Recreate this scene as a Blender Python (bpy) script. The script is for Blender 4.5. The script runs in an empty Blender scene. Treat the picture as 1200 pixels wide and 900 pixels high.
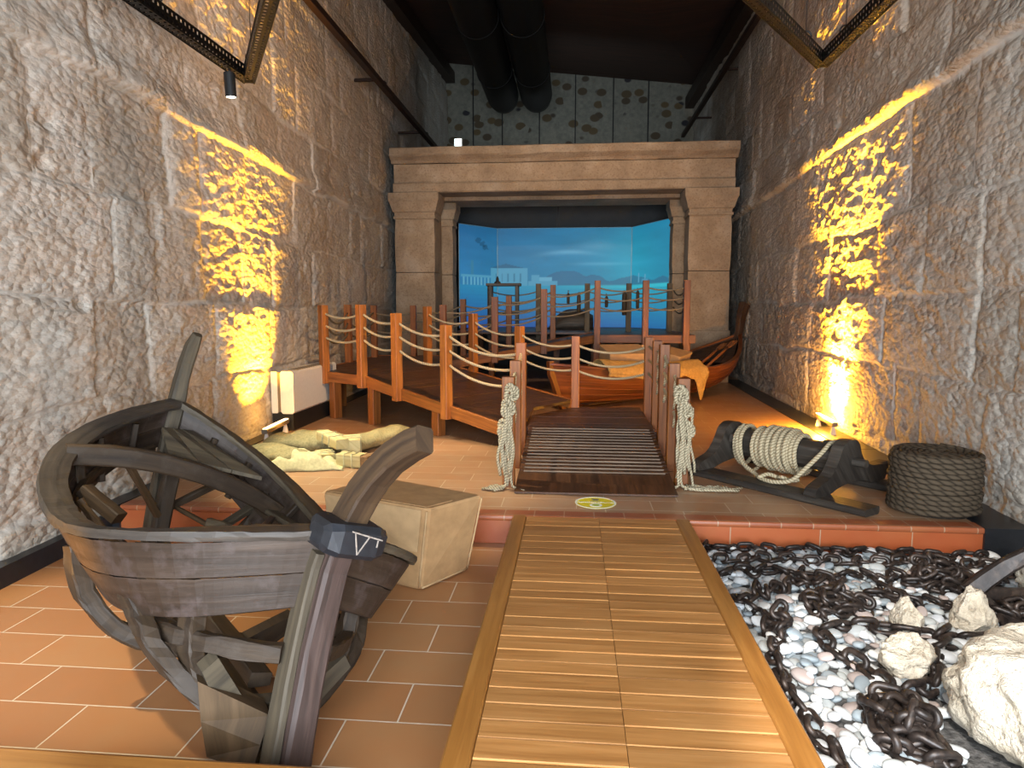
import bpy, math, random
import numpy as np
from mathutils import Vector, Matrix
RNG = random.Random(7)
NR = np.random.default_rng(11)
COL = bpy.context.scene.collection
PI = math.pi

def V(*a): return np.array(a, float)
def unit(v):
    v = np.asarray(v, float); n = np.linalg.norm(v)
    return v / n if n > 1e-12 else v
def lerp(a, b, t): return a + (b - a) * t

# ---------------------------------------------------------------- mesh builder
class MB:
    def __init__(s): s.v = []; s.f = []; s.uv = []; s.n = 0; s.sm = []
    def add(s, verts, faces, uvs, smooth=False):
        b = s.n; verts = np.asarray(verts, float).reshape(-1, 3)
        s.v.append(verts); s.n += len(verts)
        for f, u in zip(faces, uvs):
            s.f.append([b + i for i in f]); s.uv.extend(u); s.sm.append(smooth)
    def rings(s, rings, closed=True, caps=True, smooth=False, vper=None, loop=False):
        R = [np.asarray(r, float) for r in rings]; m = len(R[0]); n = len(R)
        cen = [r.mean(0) for r in R]; ul = [0.0]
        for i in range(1, n): ul.append(ul[-1] + np.linalg.norm(cen[i] - cen[i-1]))
        off = RNG.random() * 20
        if vper is None:
            r0 = R[n // 2]; vl = [0.0]
            for k in range(m): vl.append(vl[-1] + np.linalg.norm(r0[(k+1) % m] - r0[k]))
        else: vl = [vper * k / m for k in range(m + 1)]; off = 0
        faces = []; uvs = []
        kk = m if closed else m - 1
        for i in range(n if loop else n - 1):
            j = (i + 1) % n; uj = ul[j] if j else ul[-1] + np.linalg.norm(cen[0] - cen[-1])
            for k in range(kk):
                l = (k + 1) % m
                faces.append([i*m+k, i*m+l, j*m+l, j*m+k])
                uvs.append([(ul[i]+off, vl[k]+off), (ul[i]+off, vl[k+1]+off), (uj+off, vl[k+1]+off), (uj+off, vl[k]+off)])
        if caps and closed and not loop:
            for i, rev in ((0, True), (n - 1, False)):
                idx = [i*m + k for k in range(m)]
                if rev: idx = idx[::-1]
                c = R[i]; e1 = unit(c[1] - c[0]); e2 = unit(np.cross(np.cross(e1, c[-1]-c[0] if m == 3 else c[m//2]-c[0]), e1))
                faces.append(idx)
                uvs.append([(float((R[i][q - i*m]-c[0]) @ e1)+off, float((R[i][q - i*m]-c[0]) @ e2)+off) for q in idx])
        s.add(np.concatenate(R), faces, uvs, smooth)
    def beam(s, p0, p1, w, h, up=(0, 0, 1), ch=.006, jit=0, seg=1, w1=None, h1=None):
        p0 = np.asarray(p0, float); p1 = np.asarray(p1, float); d = unit(p1 - p0)
        side = unit(np.cross(d, up)); upv = np.cross(side, d)
        rs = []
        for i in range(seg + 1):
            t = i / seg; ww = lerp(w, w1 or w, t) / 2; hh = lerp(h, h1 or h, t) / 2
            rs.append(rect_ring(lerp(p0, p1, t), side, upv, ww, hh, ch, jit))
        s.rings(rs)
    def box(s, c, size, rz=0, ch=.004):
        c = np.asarray(c, float); x = V(math.cos(rz), math.sin(rz), 0)
        s.beam(c - x*size[0]/2, c + x*size[0]/2, size[1], size[2], ch=min(ch, min(size)/4))
    def sweep(s, pts, w, h, upf, ch=.005, jit=0, taper=None):
        pts = [np.asarray(p, float) for p in pts]; n = len(pts); rs = []
        for i in range(n):
            d = unit(pts[min(i+1, n-1)] - pts[max(i-1, 0)])
            upv = upf(i) if callable(upf) else np.asarray(upf, float)
            side = unit(np.cross(d, upv)); u = np.cross(side, d)
            k = taper[i] if taper is not None else 1
            rs.append(rect_ring(pts[i], side, u, w/2*k, h/2*k, ch, jit))
        s.rings(rs)
    def tube(s, pts, r, seg=8, caps=True, loop=False, smooth=True):
        pts = [np.asarray(p, float) for p in pts]; n = len(pts); rs = []; pu = None
        for i in range(n):
            if loop: d = unit(pts[(i+1) % n] - pts[i-1])
            else: d = unit(pts[min(i+1, n-1)] - pts[max(i-1, 0)])
            if pu is None:
                pu = V(0, 0, 1) if abs(d[2]) < .9 else V(1, 0, 0)
            sd = unit(np.cross(d, pu)); pu = np.cross(sd, d)
            rr = r[i] if hasattr(r, '__len__') else r
            rs.append([pts[i] + rr*(math.cos(2*PI*k/seg)*sd + math.sin(2*PI*k/seg)*pu) for k in range(seg)])
        s.rings(rs, smooth=smooth, caps=caps, vper=1.0, loop=loop)
    def lathe(s, prof, c=(0, 0, 0), seg=24, smooth=True, caps=True):
        c = np.asarray(c, float)
        s.rings([[c + V(r*math.cos(2*PI*k/seg), r*math.sin(2*PI*k/seg), z) for k in range(seg)] for r, z in prof], smooth=smooth, caps=caps)
    def grid(s, P, smooth=True, uvscale=1.0):       # P[n][m][3]
        P = np.asarray(P, float); n, m = P.shape[:2]
        faces = []; uvs = []
        for i in range(n-1):
            for j in range(m-1):
                faces.append([i*m+j, (i+1)*m+j, (i+1)*m+j+1, i*m+j+1])
                uvs.append([(i/(n-1)*uvscale, j/(m-1)*uvscale), ((i+1)/(n-1)*uvscale, j/(m-1)*uvscale), ((i+1)/(n-1)*uvscale, (j+1)/(m-1)*uvscale), (i/(n-1)*uvscale, (j+1)/(m-1)*uvscale)])
        s.add(P.reshape(-1, 3), faces, uvs, smooth)
    def prism(s, poly, axis0, thick, smooth=False):  # planar polygon (3D points), extruded along vector axis0*thick
        poly = [np.asarray(p, float) for p in poly]; ax = np.asarray(axis0, float)*thick
        s.rings([poly, [p + ax for p in poly]], smooth=smooth)
    def mesh(s, name, origin=(0, 0, 0)):
        me = bpy.data.meshes.new(name)
        vs = (np.concatenate(s.v) - np.asarray(origin, float)) if s.v else np.zeros((0, 3))
        me.from_pydata(vs.tolist(), [], s.f)
        uvl = me.uv_layers.new(name='UVMap')
        uvl.data.foreach_set('uv', np.asarray(s.uv, np.float32).ravel())
        me.polygons.foreach_set('use_smooth', np.asarray(s.sm, bool))
        me.update(); return me
    def fix(s): return s

def rect_ring(c, a, b, w, h, ch=.005, jit=0):
    ch = min(ch, w*.45, h*.45)
    q = [(w-ch, -h), (w, -h+ch), (w, h-ch), (w-ch, h), (-w+ch, h), (-w, h-ch), (-w, -h+ch), (-w+ch, -h)]
    return [c + a*(x + (RNG.uniform(-jit, jit) if jit else 0)) + b*(y + (RNG.uniform(-jit, jit) if jit else 0)) for x, y in q]

def normals_out(me):
    import bmesh
    bm = bmesh.new(); bm.from_mesh(me); bmesh.ops.recalc_face_normals(bm, faces=bm.faces); bm.to_mesh(me); bm.free()

def tag(o, label=None, cat=None, group=None, kind=None):
    if label: o['label'] = label
    if cat: o['category'] = cat
    if group: o['group'] = group
    if kind: o['kind'] = kind
    return o
def thing(name, loc, label, cat, group=None):
    o = bpy.data.objects.new(name, None); o.empty_display_size = .1; COL.objects.link(o)
    o.location = [float(x) for x in loc]
    return tag(o, label, cat, group)
def link(name, me, m, parent=None, origin=(0, 0, 0)):
    if m is not None:
        me.materials.clear(); me.materials.append(m)
    o = bpy.data.objects.new(name, me); COL.objects.link(o)
    if parent is not None:
        o.parent = parent
        if parent.type == 'EMPTY': o.location = (0, 0, 0)
    else: o.location = [float(x) for x in origin]
    return o
def root_loc(o):
    while o.parent is not None: o = o.parent
    return np.array(o.location)
def part(name, mb, m, parent, label=None):            # mb is in world coordinates; parent root carries the location
    me = mb.mesh(name, root_loc(parent)); normals_out(me)
    o = bpy.data.objects.new(name, me); me.materials.append(m); COL.objects.link(o); o.parent = parent
    if parent.parent is None and parent.type == 'MESH': pass
    if label: o['label'] = label
    return o
def solo(name, mb, m, origin, label=None, cat=None, group=None, kind=None):
    me = mb.mesh(name, origin); normals_out(me); me.materials.append(m)
    o = bpy.data.objects.new(name, me); COL.objects.link(o); o.location = [float(x) for x in origin]
    return tag(o, label, cat, group, kind)
def struct(name, mb, m, origin=(0, 0, 0)): return solo(name, mb, m, origin, kind='structure')

# ---------------------------------------------------------------- numpy value noise
_T = NR.random((256, 256))
def vnoise(x, y, seed=0):
    x = np.asarray(x) + seed*17.3; y = np.asarray(y) + seed*9.1
    xi = np.floor(x).astype(int); yi = np.floor(y).astype(int); fx = x - xi; fy = y - yi
    fx = fx*fx*(3-2*fx); fy = fy*fy*(3-2*fy)
    a = _T[xi % 256, yi % 256]; b = _T[(xi+1) % 256, yi % 256]; c = _T[xi % 256, (yi+1) % 256]; d = _T[(xi+1) % 256, (yi+1) % 256]
    return (a*(1-fx)+b*fx)*(1-fy) + (c*(1-fx)+d*fx)*fy
def fbm(x, y, o=4, seed=0, gain=.5):
    r = 0; a = 1; t = 0
    for i in range(o):
        r = r + a*vnoise(x*2**i, y*2**i, seed+i*3); t += a; a *= gain
    return r/t
_T3 = NR.random((32, 32, 32))
def vnoise3(p, seed=0):
    p = np.asarray(p, float) + seed*7.77; i = np.floor(p).astype(int); f = p - i; f = f*f*(3-2*f); r = 0
    for dx in (0, 1):
        for dy in (0, 1):
            for dz in (0, 1):
                w = (f[..., 0] if dx else 1-f[..., 0])*(f[..., 1] if dy else 1-f[..., 1])*(f[..., 2] if dz else 1-f[..., 2])
                r = r + w*_T3[(i[..., 0]+dx) % 32, (i[..., 1]+dy) % 32, (i[..., 2]+dz) % 32]
    return r
def sstep(a, b, x):
    t = np.clip((x-a)/(b-a), 0, 1); return t*t*(3-2*t)

# ---------------------------------------------------------------- materials
def lin(c):
    if isinstance(c, str): c = [int(c[i:i+2], 16)/255 for i in (0, 2, 4)]
    return tuple((x/12.92 if x <= .04045 else ((x+.055)/1.055)**2.4) for x in c) + (1,)
class NT:
    def __init__(s, name):
        s.m = bpy.data.materials.new(name); s.m.use_nodes = True; s.t = s.m.node_tree
        s.b = s.t.nodes['Principled BSDF']; s.out = s.t.nodes['Material Output']
    def n(s, typ, **kw):
        nd = s.t.nodes.new(typ)
        for k, v in kw.items():
            if k.startswith('i_'):
                key = k[2:]; nd.inputs[int(key) if key.isdigit() else key.replace('_', ' ')].default_value = v
            else: setattr(nd, k, v)
        return nd
    def l(s, a, b): s.t.links.new(a, b)
    def mix(s, fac, a, b, mode='MIX'):
        nd = s.t.nodes.new('ShaderNodeMix'); nd.data_type = 'RGBA'; nd.blend_type = mode
        for sock, val in ((nd.inputs['Factor'], fac), (nd.inputs['A'] if False else nd.inputs[6], a), (nd.inputs[7], b)):
            if hasattr(val, 'is_output'): s.l(val, sock)
            else: sock.default_value = val
        return nd.outputs[2]
    def math(s, op, a, b=None, c=None):
        nd = s.t.nodes.new('ShaderNodeMath'); nd.operation = op
        for i, val in enumerate((a, b, c)):
            if val is None: continue
            if hasattr(val, 'is_output'): s.l(val, nd.inputs[i])
            else: nd.inputs[i].default_value = val
        return nd.outputs[0]
    def ramp(s, fac, stops):
        nd = s.t.nodes.new('ShaderNodeValToRGB'); e = nd.color_ramp.elements
        while len(e) < len(stops): e.new(.5)
        for q, (p, c) in zip(e, stops): q.position = p; q.color = c
        s.l(fac, nd.inputs[0]); return nd.outputs[0]
    def noise(s, vec, scale, detail=4, rough=.55, dist=0):
        nd = s.n('ShaderNodeTexNoise'); nd.inputs['Scale'].default_value = scale; nd.inputs['Detail'].default_value = detail
        nd.inputs['Roughness'].default_value = rough; nd.inputs['Distortion'].default_value = dist
        if vec is not None: s.l(vec, nd.inputs['Vector'])
        return nd.outputs[0]
    def mapping(s, vec, scale=(1, 1, 1), loc=(0, 0, 0)):
        nd = s.n('ShaderNodeMapping'); nd.inputs['Scale'].default_value = scale; nd.inputs['Location'].default_value = loc
        s.l(vec, nd.inputs[0]); return nd.outputs[0]
    def bump(s, h, strength=.5, dist=.01, prev=None):
        nd = s.n('ShaderNodeBump'); nd.inputs['Strength'].default_value = strength; nd.inputs['Distance'].default_value = dist
        s.l(h, nd.inputs['Height'])
        if prev is not None: s.l(prev, nd.inputs['Normal'])
        return nd.outputs[0]
    def done(s, col=None, rough=None, nrm=None, metal=None):
        for key, val in (('Base Color', col), ('Roughness', rough), ('Normal', nrm), ('Metallic', metal)):
            if val is None: continue
            if hasattr(val, 'is_output'): s.l(val, s.b.inputs[key])
            else: s.b.inputs[key].default_value = val
        return s.m
def uvn(t): return t.n('ShaderNodeUVMap', uv_map='UVMap').outputs[0]
def objc(t): return t.n('ShaderNodeTexCoord').outputs['Object']
def wood(name, dark, mid, light, rough=.6, grain=30, bump=.35, var=.25, spec=.4, wear=None):
    t = NT(name); uv = uvn(t)
    rnd = t.n('ShaderNodeObjectInfo').outputs['Random']
    g1 = t.noise(t.mapping(uv, (1.6, grain, 1)), 1.0, 6, .6, .6)
    g2 = t.noise(t.mapping(uv, (.9, grain*.18, 1), (3, 7, 0)), 1.0, 3, .5, 1.2)
    fac = t.math('ADD', t.math('MULTIPLY', g1, .6), t.math('MULTIPLY', g2, .4))
    col = t.ramp(fac, [(.32, lin(dark)), (.5, lin(mid)), (.68, lin(light))])
    hv = t.n('ShaderNodeHueSaturation'); hv.inputs['Saturation'].default_value = 1
    t.l(t.math('ADD', t.math('MULTIPLY', rnd, var), 1 - var/2), hv.inputs['Value']); t.l(col, hv.inputs['Color'])
    col = hv.outputs[0]
    if wear:
        w = t.noise(objc(t), 9, 5, .65)
        col = t.mix(t.ramp(w, [(.52, (0, 0, 0, 1)), (.68, (.75, .75, .75, 1))]), col, lin(wear))
    t.b.inputs['Specular IOR Level'].default_value = spec
    return t.done(col, rough, t.bump(g1, bump, .004))
def plain(name, c, rough=.6, metal=0, nscale=20, var=.15, bump=.15, spec=.5, bdist=.003):
    t = NT(name); n = t.noise(objc(t), nscale, 4)
    c = lin(c); d = tuple(x*(1-var) for x in c[:3]) + (1,); e = tuple(min(1, x*(1+var)) for x in c[:3]) + (1,)
    t.b.inputs['Specular IOR Level'].default_value = spec
    return t.done(t.ramp(n, [(.3, d), (.7, e)]), rough, t.bump(n, bump, bdist), metal)
def rope_mat(name, dark, light, twist=42, turns=2, fuzz=.5):
    t = NT(name); sep = t.n('ShaderNodeSeparateXYZ'); t.l(uvn(t), sep.inputs[0])
    ph = t.math('ADD', t.math('MULTIPLY', sep.outputs[0], twist), t.math('MULTIPLY', sep.outputs[1], float(turns)))
    s1 = t.math('ABSOLUTE', t.math('SINE', t.math('MULTIPLY', ph, PI)))
    n = t.noise(objc(t), 120, 3)
    f = t.math('ADD', t.math('MULTIPLY', s1, .75), t.math('MULTIPLY', n, .35))
    col = t.ramp(f, [(.15, lin(dark)), (.75, lin(light))])
    t.b.inputs['Specular IOR Level'].default_value = .15
    return t.done(col, .9, t.bump(f, .9, .006))
def emit(name, c, strength):
    t = NT(name); t.b.inputs['Emission Color'].default_value = lin(c); t.b.inputs['Emission Strength'].default_value = strength
    return t.done(lin(c), .5)
# ---------------------------------------------------------------- the materials of the place
M = {}
M['orange_wood'] = wood('orange_stained_wood', '5f3216', '8c5224', 'a86a32', .5, 40, .3, .3)
M['dark_deck'] = wood('dark_walkway_boards', '2c1a10', '452a18', '5c3a22', .45, 40, .3, .35)
M['pale_strip'] = wood('worn_batten_edge', '4c3c30', '75604e', '9a8672', .5, 50, .3, .3)
M['boat_wood'] = wood('weathered_boat_timber', '201710', '34281c', '473726', .6, 26, .6, .2, .35, wear='3f352c')
M['boat_wood_red'] = wood('reddish_boat_timber', '28201c', '443530', '5b4a42', .6, 26, .6, .2, .35)
M['boat_plank'] = wood('violet_grey_boat_plank', '20170f', '34281f', '493c32', .55, 22, .55, .2, .4, wear='4a3f3c')
M['boat_grey'] = wood('silvered_boat_timber', '352f27', '4c4336', '625745', .65, 24, .6, .2, .3)
M['boat_brown'] = wood('brown_chock_timber', '2e2318', '4a3926', '604b35', .65, 24, .6, .2, .3)
M['black_wood'] = wood('blackened_timber', '1f1b18', '37312b', '514a42', .55, 24, .6, .15, .4)
M['iron_black'] = plain('black_painted_block', '1d1f24', .45, .1, 18, .3, .4, .5)
M['rail_wood'] = wood('dark_rail_timber', '1d1916', '302a25', '453d35', .55, 26, .5, .15, .35)
M['horn_wood'] = wood('dark_brown_horn', '211812', '3a2b1e', '54402b', .55, 26, .5, .1, .35)
M['brown_wood'] = wood('brown_stained_wood', '4a2408', '6e3e12', '8a5420', .5, 40, .3, .25)  # same orange wood, darkened in colour for the dimmer light farther back
M['chalk'] = plain('pale_scratched_mark', '857b72', .8, 0, 60, .3, .3, .2)
M['plank'] = wood('golden_deck_plank', '89592b', 'a97540', 'bb8751', .42, 34, .22, .26, .45)
M['plank_edge'] = wood('amber_deck_edge', '7c4d20', '94622c', 'a8743a', .4, 30, .2, .1, .5)
M['red_hull'] = wood('varnished_red_hull', '40200f', '6e3a18', '8f5226', .38, 18, .4, .15, .5)
M['hull_in'] = wood('dark_hull_inside', '2a1c14', '402c20', '57402f', .6, 22, .4, .2, .3)
M['oar_wood'] = wood('oar_wood', '6a3c1e', '915429', 'b0703e', .5, 26, .2, .1)
M['rope'] = rope_mat('hemp_rope', '807052', 'c2b292', 40, 2)
M['rope_dark'] = rope_mat('weathered_rope', '3c362e', '857a68', 40, 2)  # darker rope tone, used on the railings farther in
M['rope_tassel'] = rope_mat('bleached_rope', '70664f', 'b8ab8f', 44, 2)
M['tar_rope'] = rope_mat('tarred_rope', '2a231b', '54483a', 15, 2)
M['black'] = plain('matt_black', '17181a', .5, 0, 30, .2, .05)
M['black_strip'] = plain('black_trench_cover', '1a1c20', .35, 0, 30, .2, .05)
M['black_steel'] = plain('black_perforated_steel', '191817', .4, .6, 30, .2, .05)
M['rusty_rail'] = plain('dark_brown_rail', '2e1d14', .5, .3, 20, .3, .1)
M['white_paint'] = plain('white_cabinet_paint', 'd6d2cb', .4, 0, 30, .04, .02)
M['grey_paint'] = plain('grey_slot', '6e6252', .5, 0, 30, .1, .02)
M['card'] = plain('brown_cardboard', 'a5825a', .85, 0, 14, .12, .15, .2)
M['card_light'] = plain('pale_cardboard_flap', 'b0916a', .85, 0, 14, .1, .15, .2)
M['tan_box'] = plain('tan_box_board', 'a98a66', .8, 0, 16, .1, .1, .2)
M['burlap'] = plain('olive_burlap', '968d68', .95, 0, 45, .22, .5, .1)
M['canvas'] = plain('cream_canvas', 'c2bb92', .95, 0, 40, .14, .4, .1)
M['amber_cloth'] = plain('amber_cloth', 'aa8852', .9, 0, 28, .2, .4, .1)
M['pale_wood'] = wood('pale_block_wood', '9c8a58', 'bdab76', 'd4c594', .7, 24, .2, .15)
M['end_grain'] = plain('brown_end_grain', '84613a', .7, 0, 50, .3, .3)
M['yellow_disc'] = plain('yellow_vinyl', 'd6c41c', .45, 0, 10, .04, .0)
M['white_vinyl'] = plain('white_vinyl', 'e6e6da', .45, 0, 10, .03, .0)
M['grey_vinyl'] = plain('dark_grey_vinyl', '4a4d52', .45, 0, 10, .03, .0)
M['green_vinyl'] = plain('green_vinyl', '9fb53a', .45, 0, 10, .03, .0)
M['led_amber'] = emit('amber_led_bar', 'ffd9a0', 6.0)
M['spot_lens'] = emit('spot_lens', 'fff4dc', 12.0)
M['exit_white'] = emit('white_lamp_face', 'e4fbff', 1.6)
M['steel_blue'] = plain('pale_blue_trim', '8fb4c4', .4, 0, 20, .05, .02)
M['duct'] = plain('black_duct', '060606', .6, .2, 10, .2, .1)

def stone_wall(name, base, warm, pale, mortar, bscale=1.0):
    t = NT(name); oc = objc(t)
    tone = t.n('ShaderNodeAttribute', attribute_name='tone').outputs['Fac']
    mort = t.n('ShaderNodeAttribute', attribute_name='mort').outputs['Fac']
    c = t.ramp(tone, [(.05, lin(base)), (.5, lin(warm)), (.95, lin(pale))])
    blot = t.noise(oc, 1.7, 5, .6)
    c = t.mix(t.ramp(blot, [(.42, (0, 0, 0, 1)), (.7, (.5, .5, .5, 1))]), c, lin('a48c72'))
    fine = t.noise(t.mapping(oc, (1, .5, 1)), 34, 5, .65)
    c = t.mix(t.ramp(fine, [(.3, (.6, .6, .6, 1)), (.55, (0, 0, 0, 1))]), c, lin('8f8274'))
    stain = t.noise(t.mapping(oc, (2.2, 2.2, 1.1), (5, 3, 1)), 1.0, 6, .7)
    c = t.mix(t.ramp(stain, [(.62, (0, 0, 0, 1)), (.74, (.55, .55, .55, 1))]), c, lin('a07a52'))
    c = t.mix(mort, c, lin(mortar))
    dv = t.n('ShaderNodeVectorMath', operation='ADD'); nz = t.n('ShaderNodeTexNoise'); nz.inputs['Scale'].default_value = 7; nz.inputs['Detail'].default_value = 3
    t.l(oc, nz.inputs['Vector']); sc_ = t.n('ShaderNodeVectorMath', operation='SCALE'); sc_.inputs['Scale'].default_value = .03; t.l(nz.outputs['Color'], sc_.inputs[0])
    t.l(oc, dv.inputs[0]); t.l(sc_.outputs[0], dv.inputs[1]); mp = t.n('ShaderNodeMapping'); mp.inputs['Rotation'].default_value = (.25, 0, 0); mp.inputs['Scale'].default_value = (1, .62, 1.1); t.l(dv.outputs[0], mp.inputs[0])
    vo = t.n('ShaderNodeTexVoronoi', feature='F1'); vo.inputs['Scale'].default_value = 21; t.l(mp.outputs[0], vo.inputs['Vector'])
    st = t.noise(t.mapping(oc, (1, .6, 1)), 48, 4, .65); big = t.noise(oc, 1.6, 3, .5)
    amp = t.math('MULTIPLY', t.math('ADD', t.math('MULTIPLY', big, 1.3), .0), t.math('SUBTRACT', 1.0, t.math('MULTIPLY', mort, .7)))
    h = t.math('MULTIPLY', t.math('SUBTRACT', t.math('MULTIPLY', st, .55), t.math('MULTIPLY', vo.outputs['Distance'], 1.1)), amp)
    t.b.inputs['Specular IOR Level'].default_value = .2
    return t.done(c, .92, t.bump(h, .9, .026*bscale))
M['stone'] = stone_wall('rough_ashlar_stone', 'a79f93', 'bbb4a9', 'cac4bb', 'c4bfb6')
def tile_mat(name, bw, rh, c1, c2, mortar, off, rot=False, loc=(0, 0, 0), ms=.0035, rough=.34):
    t = NT(name); oc = t.mapping(objc(t), (1, 1, 1), loc)
    if rot:
        mp = t.n('ShaderNodeCombineXYZ'); sp = t.n('ShaderNodeSeparateXYZ'); t.l(oc, sp.inputs[0])
        t.l(sp.outputs[0], mp.inputs[0]); t.l(sp.outputs[2], mp.inputs[1]); oc = mp.outputs[0]
    br = t.n('ShaderNodeTexBrick'); t.l(oc, br.inputs['Vector'])
    br.offset = off; br.inputs['Scale'].default_value = 1; br.inputs['Brick Width'].default_value = bw; br.inputs['Row Height'].default_value = rh
    br.inputs['Mortar Size'].default_value = ms; br.inputs['Mortar Smooth'].default_value = .1; br.inputs['Bias'].default_value = 0
    br.inputs['Color1'].default_value = lin(c1); br.inputs['Color2'].default_value = lin(c2); br.inputs['Mortar'].default_value = lin(mortar)
    n = t.noise(objc(t), 5, 5, .6); col = t.mix(t.ramp(n, [(.35, (.0, .0, .0, 1)), (.7, (.35, .35, .35, 1))]), br.outputs[0], lin('a8693c'))
    col = t.mix(br.outputs['Fac'], col, lin(mortar))
    inv = t.math('SUBTRACT', 1.0, br.outputs['Fac'])
    nr = t.noise(objc(t), 3, 4); r = t.math('ADD', t.math('MULTIPLY', nr, .25), rough - .12)
    t.b.inputs['Specular IOR Level'].default_value = .6
    return t.done(col, r, t.bump(t.math('ADD', inv, t.math('MULTIPLY', n, .25)), .5, .003))
M['tile_low'] = tile_mat('terracotta_floor_low', .54, .275, 'a87a50', '9a6a44', 'cdbca6', .38, loc=(.13, .05, 0))
M['tile_up'] = tile_mat('terracotta_floor_upper', .54, .24, 'a58466', '9a785a', 'bfae98', .38, loc=(.3, .1, 0))
M['tile_riser'] = tile_mat('terracotta_riser', .58, .5, 'a4532c', '98492a', 'a88a70', 0, rot=True, loc=(.1, 0, 0.2))
M['tile_nose'] = tile_mat('terracotta_nosing', .205, .9, '9a5433', '8c482c', 'a88a70', 0, loc=(.05, 0, 0))
def gravel_mat():
    t = NT('dark_gravel'); n = t.noise(objc(t), 40, 4)
    return t.done(t.ramp(n, [(.3, lin('2a2826')), (.7, lin('6a6662'))]), .9, t.bump(n, .8, .02))
M['gravel'] = gravel_mat()
def portal_mat():
    t = NT('carved_sandstone'); oc = objc(t); n = t.noise(oc, 2.3, 6, .62); f = t.noise(oc, 28, 5, .6)
    c = t.ramp(n, [(.3, lin('85705b')), (.55, lin('9c866e')), (.75, lin('ae9a84'))])
    c = t.mix(t.ramp(f, [(.32, (.5, .5, .5, 1)), (.5, (0, 0, 0, 1))]), c, lin('705844'))
    v = t.noise(oc, 1.1, 3, .5)
    c = t.mix(t.ramp(v, [(.6, (0, 0, 0, 1)), (.75, (.5, .5, .5, 1))]), c, lin('9c8f80'))
    t.b.inputs['Specular IOR Level'].default_value = .2
    return t.done(c, .9, t.bump(t.math('ADD', t.math('MULTIPLY', n, .8), t.math('MULTIPLY', f, .3)), .7, .03))
M['portal'] = portal_mat()
def rubble_mat():
    t = NT('rubble_back_wall'); oc = objc(t)
    vo = t.n('ShaderNodeTexVoronoi', feature='F1'); vo.inputs['Scale'].default_value = 2.3
    t.l(t.mapping(oc, (1, 1, 1.35)), vo.inputs['Vector'])
    ms = t.ramp(vo.outputs['Distance'], [(.34, (1, 1, 1, 1)), (.42, (0, 0, 0, 1))])
    keep = t.n('ShaderNodeSeparateColor'); t.l(vo.outputs['Color'], keep.inputs[0])
    k = t.math('GREATER_THAN', keep.outputs[0], .30)
    stone = t.mix(keep.outputs[1], lin('34343a'), lin('6a5a40'))
    n = t.noise(oc, 9, 5)
    c = t.mix(t.math('MULTIPLY', ms, k), t.ramp(n, [(.3, lin('77766c')), (.7, lin('8f8d80'))]), stone)
    return t.done(c, .95, t.bump(n, .6, .03))
M['rubble'] = rubble_mat()
def ceil_mat():
    t = NT('dark_ceiling_boards'); oc = objc(t)
    n = t.noise(t.mapping(oc, (.6, 5, 1)), 2, 5)
    return t.done(t.ramp(n, [(.3, lin('2a170f')), (.7, lin('422617'))]), .75, t.bump(n, .3, .01))
M['ceiling'] = ceil_mat()
M['dark_panel'] = plain('dark_grey_panel', '3c3e40', .7, 0, 4, .1, .05)
def pebble(name, a, b):
    t = NT(name); rnd = t.n('ShaderNodeObjectInfo').outputs['Random']; isl = t.n('ShaderNodeNewGeometry').outputs['Random Per Island']
    r = t.math('FRACT', t.math('ADD', rnd, isl)); n = t.noise(objc(t), 22, 4)
    c = t.mix(r, lin(a), lin(b)); c = t.mix(t.math('MULTIPLY', n, .25), c, lin('8a8a88'))
    return t.done(c, .62, t.bump(n, .1, .002))
M['peb_white'] = pebble('white_pebble', 'dedcd6', 'c4c7ca')
M['peb_blue'] = pebble('blue_grey_pebble', '98a1a5', '7d888e')
M['peb_pink'] = pebble('pinkish_pebble', 'b5a29a', 'a2928a')
M['peb_grey'] = pebble('pale_grey_pebble', 'b2b3ae', '9a9d9c')
def rust():
    t = NT('rusted_iron_chain'); n = t.noise(objc(t), 26, 5, .65); rnd = t.n('ShaderNodeObjectInfo').outputs['Random']
    c = t.ramp(n, [(.3, lin('1c1715')), (.5, lin('2e2622')), (.7, lin('493c34'))])
    hv = t.n('ShaderNodeHueSaturation'); t.l(t.math('ADD', t.math('MULTIPLY', rnd, .4), .8), hv.inputs['Value']); t.l(c, hv.inputs['Color'])
    return t.done(hv.outputs[0], .42, t.bump(n, .5, .003), .35)
M['rust'] = rust()
def rock_mat():
    t = NT('white_limestone_rock'); oc = objc(t); n = t.noise(oc, 4, 7, .65); f = t.noise(oc, 22, 5, .7); v = t.n('ShaderNodeTexVoronoi', feature='DISTANCE_TO_EDGE'); v.inputs['Scale'].default_value = 6
    wv = t.n('ShaderNodeVectorMath', operation='ADD'); t.l(oc, wv.inputs[0]); nn = t.n('ShaderNodeTexNoise'); nn.inputs['Scale'].default_value = 5; t.l(oc, nn.inputs['Vector']); t.l(nn.outputs['Color'], wv.inputs[1]); t.l(wv.outputs[0], v.inputs['Vector'])
    c = t.ramp(n, [(.32, lin('a89a84')), (.5, lin('c8bca8')), (.7, lin('d8d0c2'))])
    st = t.noise(oc, 3.2, 4, .6); c = t.mix(t.ramp(st, [(.58, (0, 0, 0, 1)), (.72, (.8, .8, .8, 1))]), c, lin('c09a62'))
    c = t.mix(t.ramp(v.outputs['Distance'], [(.0, (.55, .55, .55, 1)), (.03, (0, 0, 0, 1))]), c, lin('7a6a58'))
    c = t.mix(t.ramp(f, [(.28, (.6, .6, .6, 1)), (.42, (0, 0, 0, 1))]), c, lin('6b5d50'))
    return t.done(c, .9, t.bump(t.math('ADD', n, t.math('MULTIPLY', f, .6)), 1.0, .05))
M['rock'] = rock_mat()
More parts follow.
